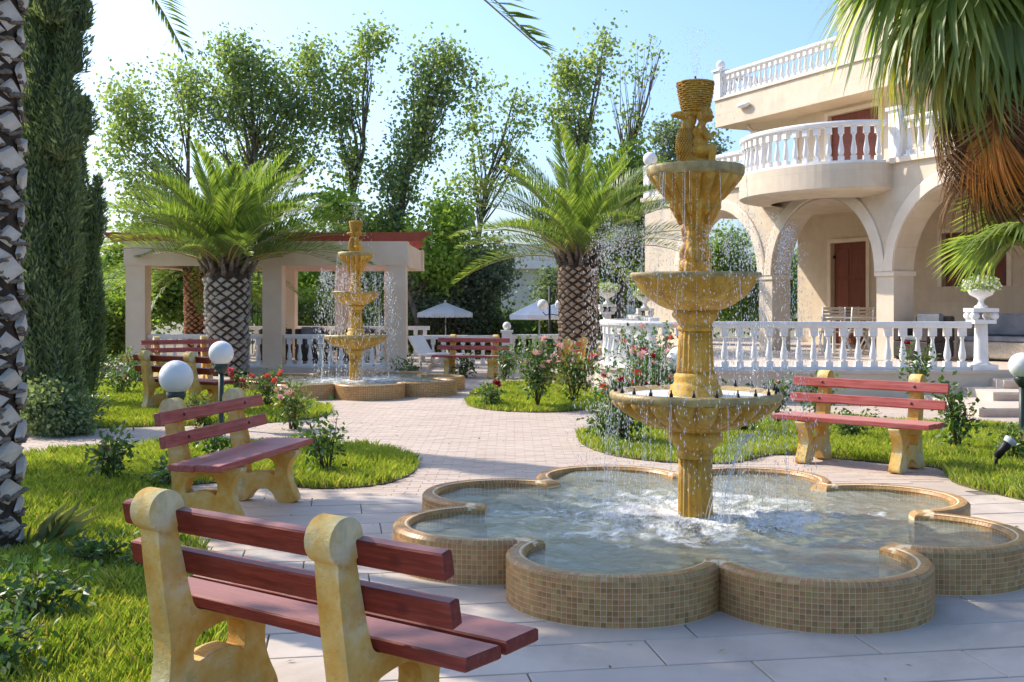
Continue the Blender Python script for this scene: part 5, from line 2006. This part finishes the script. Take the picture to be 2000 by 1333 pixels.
def leafy(name, label, cat, base, ells, clumps, per, size, mat, seed, trunk_r=.18, limbs=22, spread=.30, group=None, top=None, bark='bark', core=False):
    """base: (x, y, z); ells in world coordinates"""
    r = np.random.default_rng(seed)
    t = thing(name, label, cat, base, 0, group)
    B = np.array(base)
    el = [(np.array(c) - B, rad) for c, rad in ells]
    K, cents = leaf_cloud(el, clumps, per, size, r, spread)
    cr = link('crown', np_mesh('crown', K, 4, mat), t, kind='stuff')
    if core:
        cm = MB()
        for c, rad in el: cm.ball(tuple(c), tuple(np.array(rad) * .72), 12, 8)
        cm.obj('light_block_core', M['dark_core'], cr)  # solid dark balls added so no light passes through the crown
    if trunk_r > 0:
        tp_ = np.array(top) - B if top is not None else max(el, key=lambda e: e[0][2])[0]
        pts = []
        wob = r.normal(size=(7, 3)) * .12
        wob[0] = 0
        for i in range(7):
            u = i / 6
            pts.append(tuple(tp_ * u * np.array([u ** .6, u ** .6, 1]) / 1.0 + wob[i] * (1 - abs(2 * u - 1)) * 1.2))
        tr = MB().tube(pts, [trunk_r * (1 - .85 * i / 6) for i in range(7)], 8).obj('trunk', M[bark], t)
        lm = MB()
        pick = r.choice(len(cents), min(limbs, len(cents)), replace=False)
        for p in pick:
            c = cents[p]
            u = np.clip((c[2] / max(tp_[2], .1)) * .72, .15, .93)
            i = int(u * 6)
            f_ = u * 6 - i
            s0 = np.array(pts[i]) * (1 - f_) + np.array(pts[min(i + 1, 6)]) * f_
            md = (s0 + c) / 2 + r.normal(size=3) * .12 + np.array([0, 0, -.1])
            rr_ = trunk_r * (1 - .85 * u) * .5
            lm.tube([tuple(s0), tuple(md), tuple(c)], [rr_, rr_ * .6, rr_ * .18], 5)
        lm.obj('limbs', M[bark], tr, kind='stuff')
    return t


def E(px, py, rx, ry, y, dy=1.0):
    """ellipsoid by where it shows in the photograph, at depth y"""
    c = P(px, py, y)
    return (tuple(c), (rx / F * y, dy, ry / F * y))


GZ = -.95
GRP = 'tall poplars behind the pergola'
leafy('poplar_tree', 'broad poplar at the far left behind the bushy palm', 'tree', (-10.3, 35, GZ), [E(300, 230, 95, 90, 35), E(235, 290, 50, 90, 35), E(240, 200, 25, 45, 35), E(370, 170, 50, 60, 35), E(285, 380, 80, 70, 35)], 143, 47, .135, M['poplar_leaf'], 31, .16, 26, 0.37, GRP)
leafy('poplar_tree', 'tallest dense poplar directly behind the bushy palm', 'tree', (-8.0, 35.5, GZ), [E(470, 130, 60, 60, 35), E(440, 95, 30, 30, 35), E(520, 200, 85, 90, 35.5), E(600, 190, 70, 100, 36), E(430, 220, 60, 60, 34.5), E(560, 290, 90, 60, 36), E(500, 330, 70, 60, 36), E(620, 120, 30, 30, 36)], 289, 50, .135, M['poplar_dark'], 32, .2, 34, 0.37, GRP, top=P(480, 90, 35))
leafy('poplar_tree', 'slender upright poplar above the far fountain', 'tree', (-5.2, 36, GZ), [E(715, 90, 28, 40, 36, .6), E(690, 150, 32, 60, 36, .6), E(670, 230, 35, 60, 36, .6), E(740, 75, 22, 25, 36, .5), E(690, 330, 25, 50, 36, .6)], 90, 37, .135, M['poplar_leaf'], 33, .15, 24, 0.30, GRP, top=P(720, 80, 36))
leafy('poplar_tree', 'leaning poplar right of the far fountain', 'tree', (-4.1, 35, GZ), [E(855, 130, 55, 45, 35, .8), E(840, 200, 60, 60, 35, .8), E(815, 280, 55, 60, 35, .8), E(775, 360, 45, 55, 35, .8), E(910, 150, 22, 35, 35, .6), E(760, 430, 40, 40, 35, .8)], 164, 47, .135, M['poplar_dark'], 34, .2, 30, 0.33, GRP, top=P(850, 110, 35))
leafy('poplar_tree', 'thin poplar with sparse leaves right of the leaning one', 'tree', (-1.6, 36, GZ), [E(935, 280, 40, 90, 36, .6), E(1010, 230, 40, 60, 36, .6), E(960, 170, 25, 15, 36, .5), E(905, 380, 40, 50, 36, .6), E(1000, 320, 40, 50, 36, .6)], 90, 29, .135, M['poplar_dark'], 35, .13, 34, 0.30, GRP, top=P(1010, 170, 36))
leafy('poplar_tree', 'airy poplar with a leaning tip above the right palm', 'tree', (1.3, 35, GZ), [E(1120, 150, 45, 50, 35, .7), E(1180, 80, 18, 35, 35, .4), E(1110, 220, 45, 50, 35, .7), E(1160, 130, 25, 40, 35, .5), E(1140, 270, 40, 30, 35, .6)], 101, 34, .135, M['poplar_leaf'], 36, .13, 30, 0.29, GRP, top=P(1185, 60, 35))
leafy('poplar_tree', 'nearly bare poplar with thin branches left of the near statue', 'tree', (2.9, 36, GZ), [E(1270, 110, 35, 40, 36, .5), E(1240, 240, 30, 60, 36, .6), E(1200, 190, 15, 40, 36, .5), E(1250, 170, 15, 50, 36, .4), E(1220, 130, 15, 20, 36, .4)], 48, 11, .135, M['poplar_dark'], 37, .12, 44, .2, GRP, top=P(1290, 100, 36))
leafy('grey_tree', 'grey green tree peeping out beside the statue', 'tree', (5.2, 40, GZ), [E(1310, 270, 40, 45, 40, .8), E(1380, 290, 30, 40, 40, .8), E(1290, 330, 40, 40, 40, .8)], 110, 40, .13, M['grey_leaf'], 38, .15, 20, .26)
leafy('leafy_tree', 'light green tree between the leaning poplar and the right palm', 'tree', (-2.2, 33, GZ), [E(880, 430, 45, 50, 33), E(850, 500, 55, 60, 33), E(660, 410, 45, 35, 33)], 95, 55, .15, M['bright_leaf'], 39, .14, 22, .3)
leafy('leafy_tree', 'light green tree behind the right palm and the villa corner', 'tree', (3.4, 34, GZ), [E(1220, 330, 60, 50, 34), E(1240, 420, 70, 80, 34), E(1180, 480, 60, 80, 34), E(1300, 480, 60, 90, 36)], 190, 58, .15, M['hedge_leaf'], 40, .14, 22, .32)
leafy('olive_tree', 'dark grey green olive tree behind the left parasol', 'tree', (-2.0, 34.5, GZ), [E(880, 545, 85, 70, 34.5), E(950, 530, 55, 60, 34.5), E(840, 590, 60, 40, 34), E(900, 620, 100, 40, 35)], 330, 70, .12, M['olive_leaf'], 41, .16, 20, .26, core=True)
leafy('olive_tree', 'smaller olive tree before the pale building', 'tree', (1.2, 36, GZ), [E(1085, 565, 32, 45, 36), E(1070, 625, 55, 30, 36), E(1105, 600, 35, 45, 36)], 130, 64, .12, M['olive_leaf'], 42, .13, 16, .24, core=True)
leafy('leafy_tree', 'sunlit green tree seen under the pergola beam at left', 'tree', (-8.6, 34, GZ), [E(340, 560, 70, 60, 34), E(290, 590, 60, 50, 34), E(430, 560, 60, 50, 35), E(300, 470, 70, 50, 35), E(230, 530, 30, 60, 35)], 230, 62, .15, M['hedge_leaf'], 43, .15, 16, .32)
leafy('leafy_tree', 'bright green tree seen under the pergola beam behind the far fountain', 'tree', (-5.7, 34.5, GZ), [E(580, 560, 70, 45, 34.5), E(650, 550, 50, 50, 35), E(720, 540, 50, 55, 35), E(560, 480, 60, 50, 36), E(700, 460, 60, 45, 36), E(780, 480, 50, 50, 36)], 230, 60, .15, M['bright_leaf'], 44, .15, 16, .32)
leafy('round_shrub', 'dark rounded shrub behind the pergola balustrade', 'shrub', (-5.9, 32.5, GZ), [E(610, 620, 75, 42, 32.5, .8), E(680, 625, 40, 35, 32.5, .7), E(540, 630, 40, 30, 32.5, .7)], 240, 60, .10, M['hedge_leaf'], 45, 0, 0, .2, core=True)
leafy('hedge', 'clipped green hedge between the cypresses and the pergola', 'hedge', (-9.5, 25.5, 0), [E(222, 640, 42, 55, 25.5, .9), E(190, 640, 40, 55, 25.0, .9), E(150, 640, 40, 50, 25, .8)], 260, 60, .10, M['hedge_leaf'], 46, 0, 0, .2, core=True)
leafy('shrub', 'pale yellow green shrub behind the clipped hedge', 'shrub', (-11.5, 30, GZ), [E(225, 590, 45, 35, 30, .9), E(180, 600, 50, 45, 30, .9)], 120, 60, .12, M['bright_leaf'], 47, 0, 0, .25)
leafy('hedge', 'dark hedge below the parasols beside the right palm', 'hedge', (.2, 35.5, GZ), [E(1000, 655, 80, 40, 35.5), E(900, 660, 80, 38, 35.5), E(1100, 650, 70, 45, 35.5), E(820, 650, 50, 45, 35.5), E(1180, 600, 50, 80, 36)], 420, 60, .11, M['hedge_leaf'], 48, 0, 0, .22, core=True)
leafy('shrub', 'greenery seen through the left arch of the villa', 'shrub', (9.5, 42, GZ), [E(1420, 520, 60, 70, 42), E(1530, 540, 50, 60, 43), E(1340, 540, 50, 70, 42), E(1480, 580, 90, 60, 42)], 260, 60, .14, M['hedge_leaf'], 49, .1, 10, .3)
leafy('leafy_tree', 'broad tree just beyond the left edge that shades the left lawn', 'tree', (-7.4, 11.2, 0), [((-7.2, 11.1, 5.0), (.8, .8, .7)), ((-7.0, 11.3, 6.4), (.9, .9, .8)), ((-7.3, 11.6, 3.8), (.7, .7, .6))], 95, 40, .15, M['hedge_leaf'], 52, .14, 18, .3)
leafy('leafy_tree', 'added unseen tall tree beyond the left edge, its top shaped to shade the paving before the pool', 'tree', (-6.6, 9.7, 0), [((-6.6, 9.6, 7.2), (.75, .75, .8)), ((-6.5, 9.5, 8.4), (1.0, 1.0, .9)), ((-6.4, 9.4, 9.6), (1.0, 1.0, .9))], 130, 44, .16, M['hedge_leaf'], 53, .14, 18, .3, core=True)  # unseen tree added, leaves only at the top, to shade the front paving
leafy('far_wood', 'far line of trees along the horizon behind the garden', 'trees', (0, 70, GZ), [E(x, 570 + 18 * sin(x * .031), 90, 48 + 12 * sin(x * .017), 70, 2) for x in range(-150, 2200, 80)], 800, 50, .42, M['hedge_leaf'], 50, 0, 0, .8, core=True)
bpy.data.objects['far_wood']['kind'] = 'stuff'
leafy('juniper_bush', 'light feathery bush at the foot of the tall cypress', 'bush', (-5.25, 12.9, 0), [((-5.4, 12.9, .30), (.32, .28, .30)), ((-5.2, 12.8, .16), (.24, .22, .16))], 150, 60, .05, M['cypress_leaf'], 51, 0, 0, .10, core=True)


# ================================================================== roses
def bloom_mesh(mat):
    r = np.random.default_rng(9)
    K = []
    for (n, rad, z, s, op) in ((4, .008, .022, .030, .25), (5, .014, .014, .038, .7), (6, .018, .004, .044, 1.3)):
        for i in range(n):
            a = 2 * pi * i / n + rad * 40
            c = np.array([[rad * cos(a) * .5, rad * sin(a) * .5, z - .012]])
            d = np.array([[cos(a) * op, sin(a) * op, 1.0]])
            nr = np.array([[-cos(a), -sin(a), .3]])
            K.append(kites(c, d, nr, np.array([s]), np.array([s * .95])))
    return np_mesh('bloom', np.concatenate(K), 4, mat)


BLOOM = {k: bloom_mesh(m_) for k, m_ in PETALS.items()}


def rose(label, x, y, h, spread, ns, nl, blooms, colour, seed, leaf='rose_leaf', lsize=.06, bsize=1.0, z0=0.0, bare=.25, lean=(0, 0)):
    t = thing('rose_bush', label, 'rose bush', (x, y, z0), 0, 'rose bushes in the beds')
    r = np.random.default_rng(seed)
    st = MB()
    tips, nodes, dirs = [], [], []
    for i in range(ns):
        a = r.uniform(0, 2 * pi)
        ln = h * r.uniform(.6, 1.0)
        sp = spread * r.uniform(.3, 1.0)
        tip = np.array([sp * cos(a) + lean[0] * ln, sp * sin(a) + lean[1] * ln, ln])
        mid = tip * np.array([.35, .35, .55]) + r.normal(size=3) * .03 * h
        base = np.array([r.normal() * .03, r.normal() * .03, -.02])
        st.tube([tuple(base), tuple(mid), tuple(tip)], [.008, .006, .003], 5)
        for u in np.linspace(bare, 1, 9):
            p = base * (1 - u) ** 2 + 2 * mid * u * (1 - u) + tip * u * u
            nodes.append(p)
        tips.append(tip)
        for _ in range(2):
            u = r.uniform(.4, .8)
            p = base * (1 - u) ** 2 + 2 * mid * u * (1 - u) + tip * u * u
            e = p + np.array([r.normal() * .3 * spread, r.normal() * .3 * spread, r.uniform(.1, .3) * h])
            st.tube([tuple(p), tuple((p + e) / 2 + r.normal(size=3) * .01), tuple(e)], [.005, .004, .002], 4)
            for q in (.4, .7, 1): nodes.append(p + (e - p) * q)
    st.obj('stems', M['stem'], t, kind='stuff')
    nodes = np.array(nodes)
    k = r.integers(0, len(nodes), nl)
    c = nodes[k] + r.normal(size=(nl, 3)) * lsize * .9
    d = unit(c - nodes[k]) + r.normal(size=(nl, 3)) * .6 + np.array([0, 0, -.1])
    nr = r.normal(size=(nl, 3)) * .6 + np.array([0, 0, 1])
    s = lsize * r.uniform(.6, 1.25, nl)
    link('foliage', np_mesh('foliage', kites(c, d, nr, s, s * .62), 4, M[leaf]), t, kind='stuff')
    for i in range(blooms):
        p = tips[i % ns] if i < ns else nodes[r.integers(0, len(nodes))] + np.array([0, 0, .04])
        cl = colour if isinstance(colour, str) else colour[i % len(colour)]
        s_ = bsize * r.uniform(.85, 1.25)
        link('bloom', BLOOM[cl], t, tuple(p), (r.normal() * .4, r.normal() * .4, r.uniform(0, 6)), (s_, s_, s_))
    return t


def rg(label, px, py, h, spread, ns, nl, blooms, colour, seed, **kw):
    x, y = G(px, py)
    return rose(label, x, y, h, spread, ns, nl, blooms, colour, seed, **kw)


# left lawn
rg('leggy rose bush with one crimson bloom beside the pale palm trunk', 205, 945, .42, .26, 7, 420, 1, 'pink', 60, bsize=1.6)
rg('small rose bush at the rounded tip of the left lawn', 640, 928, .52, .20, 8, 330, 0, 'pink', 61, lsize=.065)
rg('dark leafy rose bush in the bottom left corner', 70, 1225, .26, .30, 10, 520, 0, 'pink', 62, lsize=.055, bare=.05)
rg('dark leafy rose bush low in the very corner at left', -10, 1330, .26, .25, 8, 360, 0, 'pink', 63, lsize=.055, bare=.05)
rg('rose stem with one deep red bloom behind the nearest bench', 268, 1130, .20, .05, 3, 110, 2, 'deep red', 64, bsize=1.2, lsize=.045)
rg('dusty green plants between the palm trunk and the nearest bench', 190, 1110, .15, .22, 9, 330, 0, 'pink', 65, lsize=.05, bare=.05)
rg('low rose bush under the pink plank bench', 425, 905, .30, .18, 6, 240, 0, 'pink', 66)
rg('low dark rose bush in the shaded grass left of the benches', 320, 960, .22, .22, 7, 260, 0, 'pink', 67)
# bed by the cypresses
rg('rose bush with pink blooms right of the second globe lamp', 470, 795, .55, .22, 8, 340, 5, 'pink', 68, bsize=1.6)
rg('rose bush with coral blooms beside the far pool', 525, 805, .62, .28, 9, 420, 4, 'coral', 69, bsize=1.6)
rg('yellow green rose bush with faded blooms behind the pink plank bench', 575, 838, .52, .36, 12, 620, 5, 'pale pink', 70, leaf='rose_leaf_young', bsize=1.2)
rg('low rose bush behind the near globe lamp', 395, 832, .42, .28, 9, 380, 1, 'pale pink', 71, leaf='rose_leaf_young')
rg('dark shrubby rose at the left of the cypress bed', 235, 775, .55, .5, 12, 620, 2, 'pale pink', 72)
rg('rose bush with reddish shoots before the left pergola pillar', 265, 752, .7, .4, 12, 560, 2, 'coral', 73, leaf='rose_leaf_young')
rg('grey green rose bush in front of the hedge', 200, 745, .6, .5, 12, 560, 0, 'pink', 74)
rg('low rose bush at the edge of the cypress bed by the path', 180, 815, .35, .4, 10, 420, 0, 'pink', 75)
# oval bed in the middle
rg('low rose bush with one red bloom at the left of the oval bed', 960, 798, .36, .26, 9, 380, 1, 'deep red', 76, bsize=1.8)
rg('tall rose bush with pale pink blooms in the oval bed', 1050, 800, 1.0, .42, 14, 1000, 7, 'pale pink', 77, bsize=1.6, lsize=.075, bare=.4)
rg('rose bush with orange shoots at the right of the oval bed', 1120, 792, .9, .4, 12, 760, 5, ('coral', 'pale pink'), 78, bsize=1.4, leaf='rose_leaf_young', lsize=.075)
rg('small dark rose bush left of the far bench', 790, 745, .42, .35, 8, 300, 1, 'deep red', 79, lsize=.08)
rg('rose bush between the far bench and the oval bed', 985, 745, .65, .35, 10, 420, 3, 'pale pink', 80, lsize=.08)
rg('low rose bush below the seat of the far bench', 905, 738, .4, .3, 8, 260, 0, 'pink', 81, lsize=.08)
# right bed
rg('big rose bush with red and pale blooms left of the near fountain', 1215, 872, .82, .34, 14, 1000, 10, ('coral', 'pale pink', 'deep red', 'coral'), 82, bsize=1.5, lsize=.07)
rg('low rose bush at the left tip of the right bed', 1185, 862, .42, .25, 9, 460, 1, 'coral', 83, lsize=.07)
rg('rose bush with creamy blooms behind the near fountain bowl', 1255, 838, .95, .40, 14, 900, 9, ('pale pink', 'pale pink', 'deep red'), 84, bsize=1.6, lsize=.075)
rg('tall rose bush against the curved terrace balustrade', 1265, 790, 1.25, .5, 14, 820, 9, ('coral', 'pale pink'), 85, bsize=1.6, lsize=.08)
rg('rose bush with dark red blooms behind the fountain column', 1300, 830, .75, .3, 10, 620, 5, 'deep red', 86, bsize=1.4, lsize=.075)
rg('low rose bush right of the near fountain column', 1450, 850, .55, .3, 10, 420, 0, 'pink', 87, lsize=.07)
rg('small rose bush behind the left end of the right bench', 1515, 835, .62, .22, 8, 300, 1, 'pale pink', 88)
rg('low rose bush seen between the legs of the right bench', 1665, 858, .30, .26, 9, 420, 0, 'pink', 89)
rg('tall leggy rose bush right of the right bench', 1872, 884, .72, .24, 10, 520, 1, 'pale pink', 90, lsize=.065)
rg('rose bush with one deep red bloom above the right bench backrest', 1790, 838, 1.05, .22, 7, 260, 1, 'deep red', 91, bsize=1.7, lsize=.07, bare=.55)
rg('small rose bush at the right edge by the spotlight', 1985, 905, .35, .2, 8, 260, 0, 'pink', 92)
rg('rose bush below the terrace wall behind the right bench', 1600, 815, .55, .3, 9, 320, 0, 'pink', 93, lsize=.07)

# coarse grass clump by the palm trunk
r = np.random.default_rng(95)
n = 60
t = thing('grass_tuft', 'clump of long straw coloured grass at the foot of the palm trunk', 'grass tuft', (*G(75, 1075), 0))
a = r.uniform(-1.2, 1.6, n)
K = []
for i in range(n):
    L_ = r.uniform(.18, .40)
    d = np.array([cos(a[i]) * r.uniform(.2, .9), sin(a[i]) * r.uniform(.2, .9), 1.0])
    d /= np.linalg.norm(d)
    b0 = np.array([r.normal() * .05, r.normal() * .05, 0])
    s_ = np.array([-sin(a[i]), cos(a[i]), 0]) * .0030
    m1 = b0 + d * L_ * .55
    tp_ = b0 + d * L_ + np.array([cos(a[i]), sin(a[i]), -.6]) * L_ * .25
    K.append([b0 - s_, b0 + s_, m1 + s_ * .8, tp_, m1 - s_ * .8])
link('blades', np_mesh('blades', np.array(K), 5, leafmat('straw_grass', (.22, .26, .08), (.42, .40, .18), .35)), t, kind='stuff')
